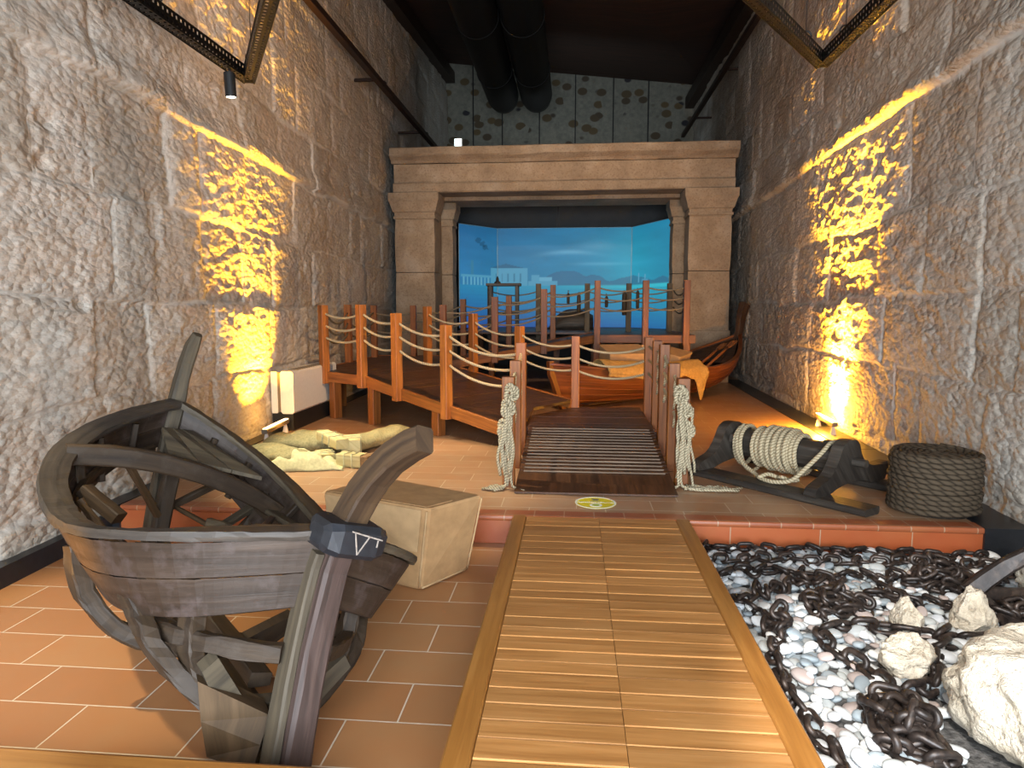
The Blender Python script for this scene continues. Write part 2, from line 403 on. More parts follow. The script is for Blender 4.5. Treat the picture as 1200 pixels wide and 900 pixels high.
# ---------------------------------------------------------------- the room
def XL(y): return -3.36 - .042*(y - 3.5)
def XR(y): return 2.96 + .042*(y - 4.6)
STEP = 4.5; UP = .2
BACK = 22.5; REAR = -2.2
def masonry_wall(name, side, courses, seed, ledge):
    ys = np.concatenate([np.arange(REAR, 1.5, .12), np.arange(1.5, 9.5, .018), np.arange(9.5, 14.5, .045), np.arange(14.5, BACK+.2, .12)])
    zs = np.concatenate([np.arange(0, 5.2, .018), np.arange(5.2, 9.8, .06)])
    Yg, Zg = np.meshgrid(ys, zs, indexing='ij')
    rg = np.random.default_rng(seed)
    wob = (fbm(Yg*1.1, Zg*1.3, 3, seed) - .5)*.16 + (fbm(Yg*7, Zg*7, 2, seed+3) - .5)*.025
    wob2 = (fbm(Yg*1.3, Zg*1.3, 3, seed+5) - .5)*.18 + (fbm(Yg*7, Zg*7, 2, seed+6) - .5)*.025
    cb = np.array(courses); Zw = Zg + wob
    ci = np.clip(np.searchsorted(cb, Zw) - 1, 0, len(cb)-2)
    dz = np.minimum(Zw - cb[ci], cb[ci+1] - Zw)
    tone = np.zeros_like(Yg); rel = np.zeros_like(Yg); dy = np.zeros_like(Yg); tilt = np.zeros_like(Yg)
    for c in range(len(cb)-1):
        m = ci == c; x = REAR - 1 - rg.random(); br = [x]
        while br[-1] < BACK + 2: br.append(br[-1] + rg.uniform(.5, 1.7))
        br = np.array(br); Yw = Yg[m] + wob2[m]; bi = np.clip(np.searchsorted(br, Yw) - 1, 0, len(br)-2)
        dy[m] = np.minimum(Yw - br[bi], br[bi+1] - Yw)
        tone[m] = rg.random(len(br))[bi]; rel[m] = rg.uniform(-1, 1, len(br))[bi]
        tilt[m] = rg.uniform(-1, 1, len(br))[bi]*(Yw - br[bi])
    d = np.minimum(dz, dy)
    jw = .005 + .018*vnoise(Yg*1.1, Zg*1.1, seed+2)**1.5
    mort = 1 - sstep(jw*.6, jw*1.9, d)
    jd = vnoise(Yg*.8, Zg*.8, seed+40); mort_c = mort*(.25 + .75*sstep(.25, .65, jd))
    rough = (fbm(Yg*2.6, Zg*5.5, 3, seed+7) - .5)*.026 + (fbm(Yg*8 + Zg*4, Zg*18 - Yg*3, 3, seed+9) - .5)*.030
    soft = fbm(Yg*1.4, Zg*1.4, 3, seed+4)
    disp = rel*.022 + tilt*.012 + rough*(.55 + soft) + .012*sstep(0, .12, d)
    pits = sstep(.78, .88, fbm(Yg*2.6, Zg*3.4, 3, seed+21)); disp -= pits*.03
    disp = disp*(1 - mort) + mort*(-.004 - .014*(1 - sstep(.3, .6, jd)) + .4*rough)
    lw = ledge + (fbm(Yg*.8, Yg*0+3, 2, seed+13) - .5)*.06
    lip = sstep(-.012, .012, Zg - lw)*(1 - sstep(.05, .30, Zg - lw)); disp += lip*.062
    disp *= np.where(Zg < .22, .4, 1)
    base = np.vectorize(XL if side < 0 else XR)(Yg)
    X = base - side*disp
    P = np.stack([X, Yg, Zg], -1); n, m = Yg.shape
    idx = np.arange(n*m).reshape(n, m)
    q = np.stack([idx[:-1, :-1], idx[1:, :-1], idx[1:, 1:], idx[:-1, 1:]], -1).reshape(-1, 4)
    if side > 0: q = q[:, ::-1]
    me = bpy.data.meshes.new(name); me.vertices.add(n*m); me.vertices.foreach_set('co', P.reshape(-1).astype(np.float32))
    me.loops.add(q.size); me.loops.foreach_set('vertex_index', q.reshape(-1).astype(np.int32))
    me.polygons.add(len(q)); me.polygons.foreach_set('loop_start', np.arange(0, q.size, 4, dtype=np.int32)); me.polygons.foreach_set('loop_total', np.full(len(q), 4, np.int32))
    me.polygons.foreach_set('use_smooth', np.ones(len(q), bool)); me.update(calc_edges=True)
    for nm, arr in (('tone', np.clip(tone*.8 + (fbm(Yg*.7, Zg*.7, 3, seed+30)-.5)*.6 + .1, 0, 1)), ('mort', mort_c)):
        at = me.attributes.new(nm, 'FLOAT', 'POINT'); at.data.foreach_set('value', arr.reshape(-1).astype(np.float32))
    me.materials.append(M['stone']); o = bpy.data.objects.new(name, me); COL.objects.link(o); o['kind'] = 'structure'
    return o
masonry_wall('wall_left', -1, [-.5, .28, .93, 1.66, 2.45, 3.27, 3.95, 4.75, 5.45, 6.2, 7.0, 7.8, 8.6, 10.5], 3, 3.27)
masonry_wall('wall_right', 1, [-.5, .32, 1.05, 1.72, 2.5, 3.50, 4.2, 4.95, 5.6, 6.4, 7.2, 8.0, 8.8, 10.5], 8, 3.50)

b = MB(); b.box((0, BACK + .1, 5), (9, .2, 10.4)); struct('wall_back', b, M['rubble'])
b = MB()
for x in (-3.3, -2.35, -1.15, .0, 1.2, 2.3): b.box((x, BACK - .015, 5), (.035, .03, 10))
struct('trim_1', b, M['black'])
# rear wall behind the visitor with an assumed tall doorway
b = MB(); b.box((-3.2, REAR - .1, 4.6), (1.6, .2, 9.4)); b.box((2.95, REAR - .1, 4.6), (1.3, .2, 9.4)); b.box((0, REAR - .1, 7.2), (8, .2, 4.4))
struct('wall_rear', b, M['rubble'])
# sloping boarded ceiling
zl = lambda y: 8.41 + .165*(y - 15.4)
zr = lambda y: 7.85 + .095*(y - 14.66)
b = MB()
for i in range(50):
    y0 = REAR + i*.5; y1 = y0 + .485; q = []
    b.rings([[V(-4.4, y0, zl(y0)), V(-4.4, y1, zl(y1)), V(-4.4, y1, zl(y1)+.06), V(-4.4, y0, zl(y0)+.06)],
             [V(4.2, y0, zr(y0)), V(4.2, y1, zr(y1)), V(4.2, y1, zr(y1)+.06), V(4.2, y0, zr(y0)+.06)]])
b.rings([[V(-4.4, REAR, zl(REAR)+.05), V(-4.4, BACK+.3, zl(BACK)+.07), V(-4.4, BACK+.3, zl(BACK)+.2), V(-4.4, REAR, zl(REAR)+.2)],
         [V(4.2, REAR, zr(REAR)+.05), V(4.2, BACK+.3, zr(BACK)+.07), V(4.2, BACK+.3, zr(BACK)+.2), V(4.2, REAR, zr(REAR)+.2)]])
struct('ceiling', b, M['ceiling'])
# wall plates where the roof meets the walls
b = MB(); b.beam((XL(0)+.12, REAR+.2, zl(0)-.35), (XL(BACK)+.12, BACK-.05, zl(BACK)-.5), .3, .34); struct('trim_2', b, M['rusty_rail'])
b = MB(); b.beam((XR(0)-.12, REAR+.2, zr(0)-.35), (XR(BACK)-.12, BACK-.05, zr(BACK)-.5), .3, .34); struct('trim_3', b, M['rusty_rail'])

# floors: the low floor, the raised floor with its nosed step, the pebble bed
b = MB(); b.box((-.4, 1.15, -.05), (7.6, 6.8, .1)); struct('floor', b, M['tile_low'])
b = MB(); b.box((-.2, (STEP + BACK)/2, UP/2), (7.9, BACK - STEP, UP - .004)); struct('floor_raised', b, M['tile_up'])
def nosing(x0, x1, nm):
    b = MB(); pr = []
    for k in range(9):
        a = PI/2 + PI*k/8; pr.append((STEP + .012*math.cos(a) - .012, UP - .017 + .020*math.sin(a)))
    prof = [(STEP + .11, UP + .003)] + pr + [(STEP + .11, UP - .037)]
    b.rings([[V(x0, y, z) for y, z in prof], [V(x1, y, z) for y, z in prof]]); return struct(nm, b, M['tile_nose'])
nosing(XL(4.5)+.15, -.5, 'trim_4'); nosing(-.5, .80, 'trim_5'); nosing(.80, 2.66, 'trim_6')
def riser(x0, x1, nm):
    b = MB(); b.box(((x0+x1)/2, STEP - .004, .082), (x1-x0, .012, .164)); struct(nm, b, M['tile_riser'])
riser(XL(4.5), -.42, 'trim_7'); riser(.80, 2.66, 'trim_8')
b = MB(); b.box((1.88, 2.0, .006), (2.16, 4.96, .012)); struct('floor_pebble_bed', b, M['gravel'])
# black trench covers and skirting along the walls
def strip(side, nm):
    b = MB(); f = XL if side < 0 else XR; w = .30
    def sec(y): x = f(y); xo = x + (-.1 if side < 0 else .1); xi = x - side*(w if side > 0 else lerp(.14, .24, min(1, (y - STEP)/3))); return [V(xo, y, .0), V(xi, y, .0), V(xi, y, UP + .006), V(xo, y, UP + .006)]
    b.rings([sec(STEP - .03), sec(14.0)]); struct(nm, b, M['black_strip'])
strip(-1, 'baseboard_left'); strip(1, 'baseboard_right')
b = MB(); b.rings([[V(XL(y) - .05, y, .0), V(XL(y) + .085, y, .0), V(XL(y) + .085, y, .125), V(XL(y) - .05, y, .125)] for y in (REAR + .1, STEP - .035)])
struct('baseboard_left_low', b, M['black_strip'])
b = MB()
for y in (5.6, 7.0, 8.4, 9.8, 11.2): b.box((XR(y) - .15, y, UP + .0065), (.30, .008, .002))
struct('trim_9', b, M['black'])
# ---------------------------------------------------------------- the skeleton boat in the foreground
def near_boat():
    th, heel, trim = .79, .32, .06
    L, B, D, shn, shf, qn, qf = 2.46, .73, .5, .32, .43, 4.29, 3.39
    a = V(-math.sin(th)*math.cos(trim), math.cos(th)*math.cos(trim), math.sin(trim)); n0 = V(math.cos(th), math.sin(th), 0)
    up0 = np.cross(n0, a); n = n0*math.cos(heel) - up0*math.sin(heel); up = up0*math.cos(heel) + n0*math.sin(heel)
    O = V(-1.01, 2.16, 0.0)
    W = lambda s, t, h: O + s*a + t*n + h*up
    def bf(u): v = 2*u - 1; return B*(1 - abs(v)**(qn if v < 0 else qf))
    def rh(u): v = 2*u - 1; return D + (shn if v < 0 else shf)*v*v
    def tt(u, h): return bf(u)*max(.02, min(1, h/rh(u)))**.5
    root = thing('wooden_boat', (-1.6, 2.9, 0), 'weathered skeleton boat of bare dark timber leaning over on the tiled floor', 'boat')
    us = np.concatenate([np.linspace(.004, .10, 12), np.linspace(.12, .9, 34), np.linspace(.91, .992, 10)])
    jit = .0025
    for side in (-1, 1):
        # cap rail
        rs = []
        pts = [np.array([u*L + .05*max(0, 1 - u/.15)**2, side*bf(u), rh(u)]) for u in us]
        for i, p in enumerate(pts):
            d = unit(pts[min(i+1, len(pts)-1)] - pts[max(i-1, 0)]); inn = unit(np.array([-d[1], d[0], 0])) * (-side)
            if inn[1]*side > .25: inn = -inn
            w = .10; e = .018; th_ = .017
            q = [(-e, -th_), (-e-.004, 0), (-e, th_), (w*.5, th_+.004), (w, th_), (w+.003, 0), (w, -th_), (w*.5, -th_)]
            rs.append([W(*(p + inn*(x + RNG.uniform(-jit, jit)) + np.array([0, 0, z + RNG.uniform(-jit, jit)]))) for x, z in q])
        b = MB(); b.rings(rs); part('gunwale', b, M['boat_grey'] if side > 0 else M['rail_wood'], root)
        # two strakes of planking
        for k in range(2):
            rs = []
            for u in us:
                r = rh(u) - .022; dep = [.004 + k*.128, .004 + (k+1)*.128 - .005]
                if side < 0 and k == 1: dep[1] += .01*math.sin(u*9)
                o_ = []
                for d_ in dep: h = r - d_; o_.append((u*L + .085*max(0, 1 - u/.15)**2, side*(tt(u, h) + .006), h))
                ins = [(s, t - side*min(.024, abs(t)*.5), h) for s, t, h in o_]
                rs.append([W(*o_[0]) + RNG.uniform(-.0015, .0015), W(*o_[1]), W(*ins[1]), W(*ins[0])])
            b = MB(); b.rings(rs); part('strake', b, M['boat_plank'], root)
        # thin shelf under the rail at the far end, bilge stringer round the bow
        for frac, u0, u1, w, h_, m in ((.70, .58, .97, .03, .05, 'boat_wood'), (.46, .035, .26, .05, .065, 'boat_wood')):
            pts = []
            for u in np.linspace(u0, u1, 16): h = rh(u)*frac; pts.append(W(u*L, side*max(0, tt(u, h) - .045), h))
            b = MB(); b.sweep(pts, w, h_, up, .006, .004); part('stringer', b, M[m], root)
        # frames: cant frames at the bow, a few square frames farther aft
        def frame(P, w=.062, d_=.072, m='boat_wood', nm='frame_rib'):
            P = [np.array(p, float)*np.array([1, side, 1]) for p in P]; Q = [P[0]] + P + [P[-1]]; pts = []
            for i in range(1, len(Q)-2):
                for k in range(5):
                    t = k/5; a0, a1, a2, a3 = Q[i-1:i+3]; pts.append(W(*(.5*((2*a1) + (-a0+a2)*t + (2*a0-5*a1+4*a2-a3)*t*t + (-a0+3*a1-3*a2+a3)*t**3))))
            pts.append(W(*P[-1])); b = MB(); b.sweep(pts, w, d_, unit(a + .3*n*side), .008, .005); part(nm, b, M[m], root)
        frame([(.20, .10, .03), (.28, .27, .13), (.40, .42, .25), (.53, .49, .36), (.64, .565, .48)])
        frame([(.19, .08, .04), (.27, .20, .12), (.32, .29, .22), (.355, .325, .34), (.39, .345, .50)], .065, .085, 'boat_wood')
        frame([(.27, .06, .07), (.34, .20, .17), (.38, .30, .28)], .05, .07, 'boat_wood', 'futtock')
        if side < 0: frame([(.80, .08, .05), (.85, .38, .10), (.92, .56, .24), (.97, .64, .42)], .07, .07); frame([(1.25, .06, .12), (1.38, .30, .24), (1.52, .56, .46)], .035, .05, 'boat_brown')
        else: frame([(.85, .25, .10), (1.0, .50, .20), (1.12, .61, .36)], .05, .06, 'boat_grey')
        frame([(1.85, .04, .08), (1.9, .26, .16), (1.94, .44, .32), (1.96, .52, .54)], .045, .06)
    # keel, keelson, floor timbers
    b = MB(); b.sweep([W(s_, 0, .0 + .012*max(0, s_-1.9)) for s_ in np.linspace(-.02, 2.3, 12)], .08, .10, up, .008, .004); part('keel', b, M['boat_wood'], root)
    b = MB(); b.sweep([W(s_, 0, .13 + .1*max(0, s_-1.7)) for s_ in np.linspace(.35, 2.15, 12)], .09, .06, up, .008, .004); part('keelson', b, M['boat_wood'], root)
    for s_ in (.24, .8, 1.85):
        hw = .30 if s_ < .5 else .34; kh = .22 if s_ < .5 else .16
        poly = [(-hw, kh+.02), (-hw*.86, kh+.07), (-.10, .115), (.10, .115), (hw*.86, kh+.07), (hw, kh+.02), (.13, .0), (.06, -.03), (-.06, -.03), (-.13, .0)]
        b = MB(); b.prism([W(s_ - .035, t, h) for t, h in poly], a, .07); part('floor_timber', b, M['boat_wood'] if s_ > .5 else M['boat_grey'], root)
    # V-shaped wedge standing on the floor that props the hull
    b = MB()
    foot = [(-1.30, 2.16, 0), (-1.10, 2.10, 0), (-1.07, 2.20, 0), (-1.27, 2.26, 0)]
    top = [W(.22, -.30, .20), W(.10, -.05, .12), W(.22, -.03, .12), W(.34, -.28, .21)]
    b.rings([[V(*p) for p in foot], [lerp(V(*p), q, .5)+V(0, -.01, 0) for p, q in zip(foot, top)], top]); part('prop_wedge', b, M['boat_brown'], root)
    # near stem post with its curved horn
    ctr = [(-.03, -.01), (.0, .12), (.035, .27), (.06, .40), (.082, .55), (.095, .68), (.082, .80), (.055, .90), (.02, .99), (-.03, 1.07), (-.10, 1.15), (-.19, 1.215), (-.255, 1.25)]
    tap = [1.05, 1.05, 1, 1, 1, 1, 1, .9, .88, .84, .8, .76, .70]
    pts = [W(s_ - .01, 0, h) for s_, h in ctr]
    b = MB(); b.sweep(pts[:7], .10, .13, lambda i: -a, .012, .003, tap[:7]); sp = part('stem_post', b, M['boat_wood_red'], root)
    b = MB(); b.sweep([pts[6]] + pts[7:], .105, .13, lambda i: unit(-a + .25*up), .008, .001, tap[6:]); part('stem_horn', b, M['horn_wood'], sp)
    b = MB(); b.sweep([W(s_ + .012, -.066, h) for s_, h in ctr[0:6] + [(.09, .74)]], .036, .10, lambda i: -a, .01, .003); part('stem_apron', b, M['boat_grey'], sp)
    # dark block with a scratched V where the rails meet the stem
    b = MB(); rs = []
    for t, w_, h_ in ((-.125, .05, .035), (-.112, .085, .052), (-.07, .10, .060), (.08, .10, .060), (.115, .085, .052), (.125, .05, .035)):
        c = W(.035, t, .82); rs.append(rect_ring(c, a, up, w_, h_, .02, .003))
    b.rings(rs); bh = part('breasthook', b, M['iron_black'], root)
    b = MB()
    F = lambda t, h: W(.035 - .1015, t, h)
    for p, q in (((-.03, .858), (0, .782)), ((.032, .852), (0, .782)), ((-.045, .862), (.088, .842)), ((.07, .84), (.072, .815))):
        b.beam(F(*p), F(*q), .0055, .003, up=a, ch=.001)
    part('carved_mark', b, M['chalk'], bh, 'pale scratched V on the dark block')
    # far stem post
    ctr = [(1.98, .02), (2.12, .14), (2.24, .32), (2.34, .52), (2.42, .72), (2.47, .92), (2.50, 1.06), (2.515, 1.18), (2.50, 1.29), (2.47, 1.37)]
    b = MB(); b.sweep([W(s_ + .01, 0, h) for s_, h in ctr], .085, .10, lambda i: a, .012, .004, [1.1, 1.1, 1, 1, 1, 1, .95, .9, .9, .6]); part('stern_post', b, M['boat_grey'], root)
    # cambered deck beam
    pts = [W(1.84, x, .64 - .28*(x + .25)**2) for x in np.linspace(-.615, .63, 14)]
    b = MB(); b.sweep(pts, .07, .105, up, .008, .002); part('deck_beam', b, M['boat_wood'], root)
    # little deck of three boards at the far starboard end
    c0, c1, c2, c3 = V(2.02, -.09, .655), V(1.84, .42, .65), V(2.36, .11, .775), V(2.22, -.11, .78)
    for k in range(3):
        f0, f1 = k/3 + .008, (k + 1)/3 - .008
        q = [lerp(c0, c1, f0), lerp(c0, c1, f1), lerp(c3, c2, f1), lerp(c3, c2, f0)]
        b = MB(); b.rings([[W(*p) for p in q], [W(*(p + V(0, 0, -.022))) for p in q]]); part('deck_board', b, M['boat_grey'], root)
    b = MB(); b.beam(W(2.08, -.36, .63), W(2.02, .40, .63), .05, .05, up=up, ch=.006); part('deck_bearer', b, M['boat_wood'], root)
    # loose cross struts inside
    for p, q, w, h_, m in (((2.15, .03, .31), (2.20, .31, .50), .045, .04, 'boat_wood'), ((2.15, .08, .33), (1.92, .22, .30), .028, .025, 'boat_brown'), ((1.84, .26, .32), (1.98, .50, .45), .05, .04, 'boat_grey'),
                           ((2.22, .50, .44), (1.34, .55, .465), .085, .028, 'boat_grey'), ((1.62, .45, .46), (1.42, .30, .42), .035, .03, 'boat_wood_red'), ((1.90, -.31, .60), (2.05, -.03, .29), .04, .035, 'boat_brown'),
                           ((1.62, -.53, .49), (1.46, -.38, .41), .075, .06, 'boat_wood'), ((1.80, .17, .35), (1.68, .24, .36), .05, .05, 'boat_grey')):
        b = MB(); b.beam(W(*p), W(*q), w, h_, up=up, ch=.006, jit=.002, seg=4); part('strut', b, M[m], root)
    b = MB(); b.beam(W(2.02, 0, .12), W(2.16, 0, .56), .085, .085, up=a, ch=.01, jit=.003, seg=3); part('sternson_knee', b, M['boat_wood'], root)
    for side in (-1, 1):
        for u in (.70, .86, .93):
            h = rh(u); b = MB(); b.beam(W(u*L, side*(tt(u, h*.62) - .03), h*.60), W(u*L, side*(tt(u, h*.95) - .05), h*.93), .035, .045, up=a); part('short_rib', b, M['boat_wood'], root)
near_boat()
# ---------------------------------------------------------------- the flat plank bridge in the foreground and the visitor platform edge
def front_deck():
    root = thing('plank_bridge', (.19, 3.0, 0), 'golden plank bridge with amber edge boards leading up to the raised floor', 'bridge')
    x0, x1, y0, y1 = -.40, .79, .55, STEP - .005; zt = UP + .004; ew = .095
    for x in (x0 + ew/2, x1 - ew/2):
        b = MB(); b.beam((x, y0, zt - .03), (x, y1, zt - .03), ew, .06, ch=.008); part('edge_board', b, M['plank_edge'], root)
        b = MB(); b.beam((x, y0 + .01, .085), (x, y1 - .06, .085), .05, .165, ch=.004); part('side_joist', b, M['plank_edge'], root)
    xs = x0 + ew + .003; xe = x1 - ew - .003; xm = .185
    y = y1 - .003
    while y > y0 + .05:
        w = RNG.choice((.088, .10, .10, .112))
        for p, q in ((xs, xm - .001), (xm + .001, xe)):
            dz = RNG.uniform(-.0025, .0015)
            b = MB(); b.beam((p, y - w/2, zt - .014 + dz), (q, y - w/2, zt - .014 + dz), w - .005, .024, ch=.003); part('plank', b, M['plank'], root)
        y -= w
front_deck()
def platform():
    root = thing('visitor_platform', (-1.6, 1.4, 0), 'amber wood platform edge in the bottom left corner beside the skeleton boat', 'platform')
    b = MB(); b.rings([[V(-3.2, y, z) for y, z in pr] for pr in [[(1.78, .165), (1.87, .165), (1.885, .18), (1.88, .198), (1.865, .205), (1.78, .205)]]] +
                      [[V(-.74, y, z) for y, z in [(1.78, .165), (1.87, .165), (1.885, .18), (1.88, .198), (1.865, .205), (1.78, .205)]], [V(-.725, y, z) for y, z in [(1.79, .17), (1.86, .17), (1.872, .182), (1.87, .192), (1.86, .2), (1.79, .2)]]])
    part('edge_board', b, M['plank_edge'], root)
    b = MB(); b.box((-1.97, 1.80, .085), (2.44, .03, .165)); part('riser_board', b, M['plank_edge'], root)
    for k in range(8): b = MB(); b.box((-1.97, 1.735 - k*.1, .185), (2.46, .094, .026)); part('plank', b, M['plank'], root)
platform()
def sticker():
    root = thing('floor_sticker', (.175, 4.85, UP), 'round yellow floor sticker with white rim and text in front of the ramp', 'sticker')
    def disc(nm, r0, r1, c, z, m, parent):
        b = MB(); c = V(*c); N = 48
        if r0 == 0: b.rings([[c + V(r1*math.cos(2*PI*k/N), r1*math.sin(2*PI*k/N), zz) for k in range(N)] for zz in (z, z + .0012)])
        else: b.rings([[c + V(r*math.cos(t), r*math.sin(t), zz) for r, zz in ((r0, z), (r1, z), (r1, z+.0012), (r0, z+.0012))] for t in [2*PI*k/N for k in range(N)]], loop=True, caps=False)
        return part(nm, b, m, parent)
    c = (.175, 4.85, UP)
    d = disc('disc', 0, .152, c, .0005, M['yellow_disc'], root); disc('rim', .137, .15, c, .0018, M['white_vinyl'], root)
    def text(s_, size, y, m, nm):
        cu = bpy.data.curves.new(nm, 'FONT'); cu.body = s_; cu.size = size; cu.align_x = 'CENTER'; cu.align_y = 'CENTER'; cu.extrude = .0006
        o = bpy.data.objects.new(nm, cu); COL.objects.link(o); bpy.context.view_layer.update()
        me = bpy.data.meshes.new_from_object(o.evaluated_get(bpy.context.evaluated_depsgraph_get())); bpy.data.objects.remove(o)
        o = bpy.data.objects.new(nm, me); me.materials.append(m); COL.objects.link(o); o.parent = root; o.location = (0, y, .0025)
    text('MESAFENİZİ KORUYUN', .0255, .004, M['white_vinyl'], 'lettering'); text('LÜTFEN', .022, .040, M['grey_vinyl'], 'lettering')
    b = MB(); b.box((.175, 4.85 + .088, UP + .0022), (.055, .02, .0012), ch=.0002); b.box((.175, 4.85 + .066, UP + .0022), (.035, .01, .0012), ch=.0002); part('pictogram', b, M['grey_vinyl'], root)
    p = disc('pictogram', .028, .045, (.175, 4.785, UP), .0020, M['white_vinyl'], root); disc('pictogram', 0, .027, (.175, 4.785, UP), .0020, M['green_vinyl'], root)
sticker()
def carton():
    # flared cardboard box standing on the low floor by the step
    root = thing('cardboard_box', (-1.05, 3.95, 0), 'big brown cardboard box behind the skeleton boat on the low floor', 'box')
    lo = [V(-.86, 3.66, .004), V(-.64, 3.99, .004), V(-1.28, 4.28, .004), V(-1.50, 3.93, .004)]
    hi = [V(-.79, 3.60, .50), V(-.53, 3.90, .505), V(-1.22, 4.17, .53), V(-1.48, 3.80, .53)]
    rs = []
    for t in (0, .03, .5, .97, 1):
        r = [lerp(p, q, t) for p, q in zip(lo, hi)]; c = sum(r)/4; k = .975 if t in (0, 1) else 1
        rr = []
        for i in range(4):
            p, q = r[i], r[(i+1) % 4]
            for g in (.04, .5, .96):
                x = lerp(p, q, g); bul = .008*math.sin(PI*t) if g == .5 else 0
                rr.append(c + (x - c)*k + unit(V(x[0]-c[0], x[1]-c[1], 0))*bul)
        rs.append(rr)
    b = MB(); b.rings(rs); part('carton_body', b, M['card'], root)
    def face_pt(i, g, t, out): p = lerp(lerp(lo[i], lo[(i+1) % 4], g), lerp(hi[i], hi[(i+1) % 4], g), t); nn = unit(np.cross(lo[(i+1) % 4]-lo[i], hi[i]-lo[i])); return p + nn*out
    b = MB()
    fl = [(.96, .98), (.06, .98), (.06, .47), (.96, .43)]
    b.rings([[face_pt(3, 1-g, t, .004) for g, t in fl], [face_pt(3, 1-g, t, .009) for g, t in fl]]); part('side_flap', b, M['card_light'], root, 'paler cardboard flap')
    b = MB()
    for i, g in ((3, .985), (0, .985)):
        b.tube([face_pt(i, g, t, .002) for t in np.linspace(.03, .97, 6)], .006, 6)
    b.tube([face_pt(0, g, .02, .002) for g in np.linspace(.02, .98, 6)], .006, 6)
    part('seam_tape', b, M['card_light'], root)
    b = MB(); top = [lerp(h, sum(hi)/4, .08) + V(0, 0, .002) for h in hi]
    b.rings([[top[0], lerp(top[0], top[1], .5), lerp(top[3], top[2], .5), top[3]], [p + V(0, 0, .004) for p in (top[0], lerp(top[0], top[1], .5), lerp(top[3], top[2], .5), top[3])]]); part('top_flap', b, M['card'], root)
carton()
# ---------------------------------------------------------------- timber walkways with rope railings
def clip(poly, nrm, c, keep_ge):
    out = []
    for i in range(len(poly)):
        p, q = poly[i], poly[(i+1) % len(poly)]; dp = p @ nrm - c; dq = q @ nrm - c
        if not keep_ge: dp, dq = -dp, -dq
        if dp >= 0: out.append(p)
        if (dp >= 0) != (dq >= 0): out.append(p + (q - p)*dp/(dp - dq))
    return out
def boards(root, poly, d, w, zf, m, th=.03, gap=.007, nm='board'):
    poly = [np.array(p, float) for p in poly]; d = unit(np.array(d, float)); nn = np.array([-d[1], d[0]])
    ks = [p @ nn for p in poly]; k = min(ks) + .002
    while k < max(ks) - .01:
        q = clip(clip(poly, nn, k, True), nn, min(k + w - gap, max(ks)), False)
        if len(q) >= 3:
            dz = RNG.uniform(-.002, .002)
            b = MB(); b.rings([[V(p[0], p[1], zf(*p) - th + dz) for p in q], [V(p[0], p[1], zf(*p) + dz) for p in q]]); part(nm, b, m, root)
        k += w
PW = .098
def post(root, x, y, z0, z1, rz, m=None, w=PW):
    b = MB(); d = V(math.cos(rz), math.sin(rz), 0)
    b.beam((x, y, z0), (x, y, z1), w, w, up=d, ch=.006, jit=.001, seg=2); o = part('post', b, m or M['orange_wood'], root)
    b = MB()                        # plugged rope holes seen as dark discs
    s = unit(V(-d[1], d[0], 0))
    return o
FR = (.77, .615, .46)               # rope heights above the boards
def ropes(root, tops, zs, m, sag=.085, r=.0145, fr=FR, nm='rope'):
    # tops: list of (x, y); zs: deck height at each post; one rope per span and level
    for i in range(len(tops)-1):
        p, q = V(*tops[i]), V(*tops[i+1]); Ls = np.linalg.norm(q - p)
        for f in fr:
            sg = sag*Ls*RNG.uniform(.85, 1.15); N = 11; pts = []
            for k in range(N):
                t = k/(N-1); xy = p + (q - p)*t; pts.append(V(xy[0], xy[1], lerp(zs[i], zs[i+1], t) + f - sg*4*t*(1-t)))
            b = MB(); b.tube(pts, r, 7); part(nm, b, m, root)
A1 = V(-.5, 6.5); DV = unit(V(-1.36, 1.0)); NV = V(-DV[1], DV[0])*-1
RZ = math.atan2(DV[1], DV[0])
def pl(s): return A1 + DV*s
Q1 = V(.03, 8.18)
def zd(s): return lerp(.42, .80, min(1, max(0, s/2.55)))
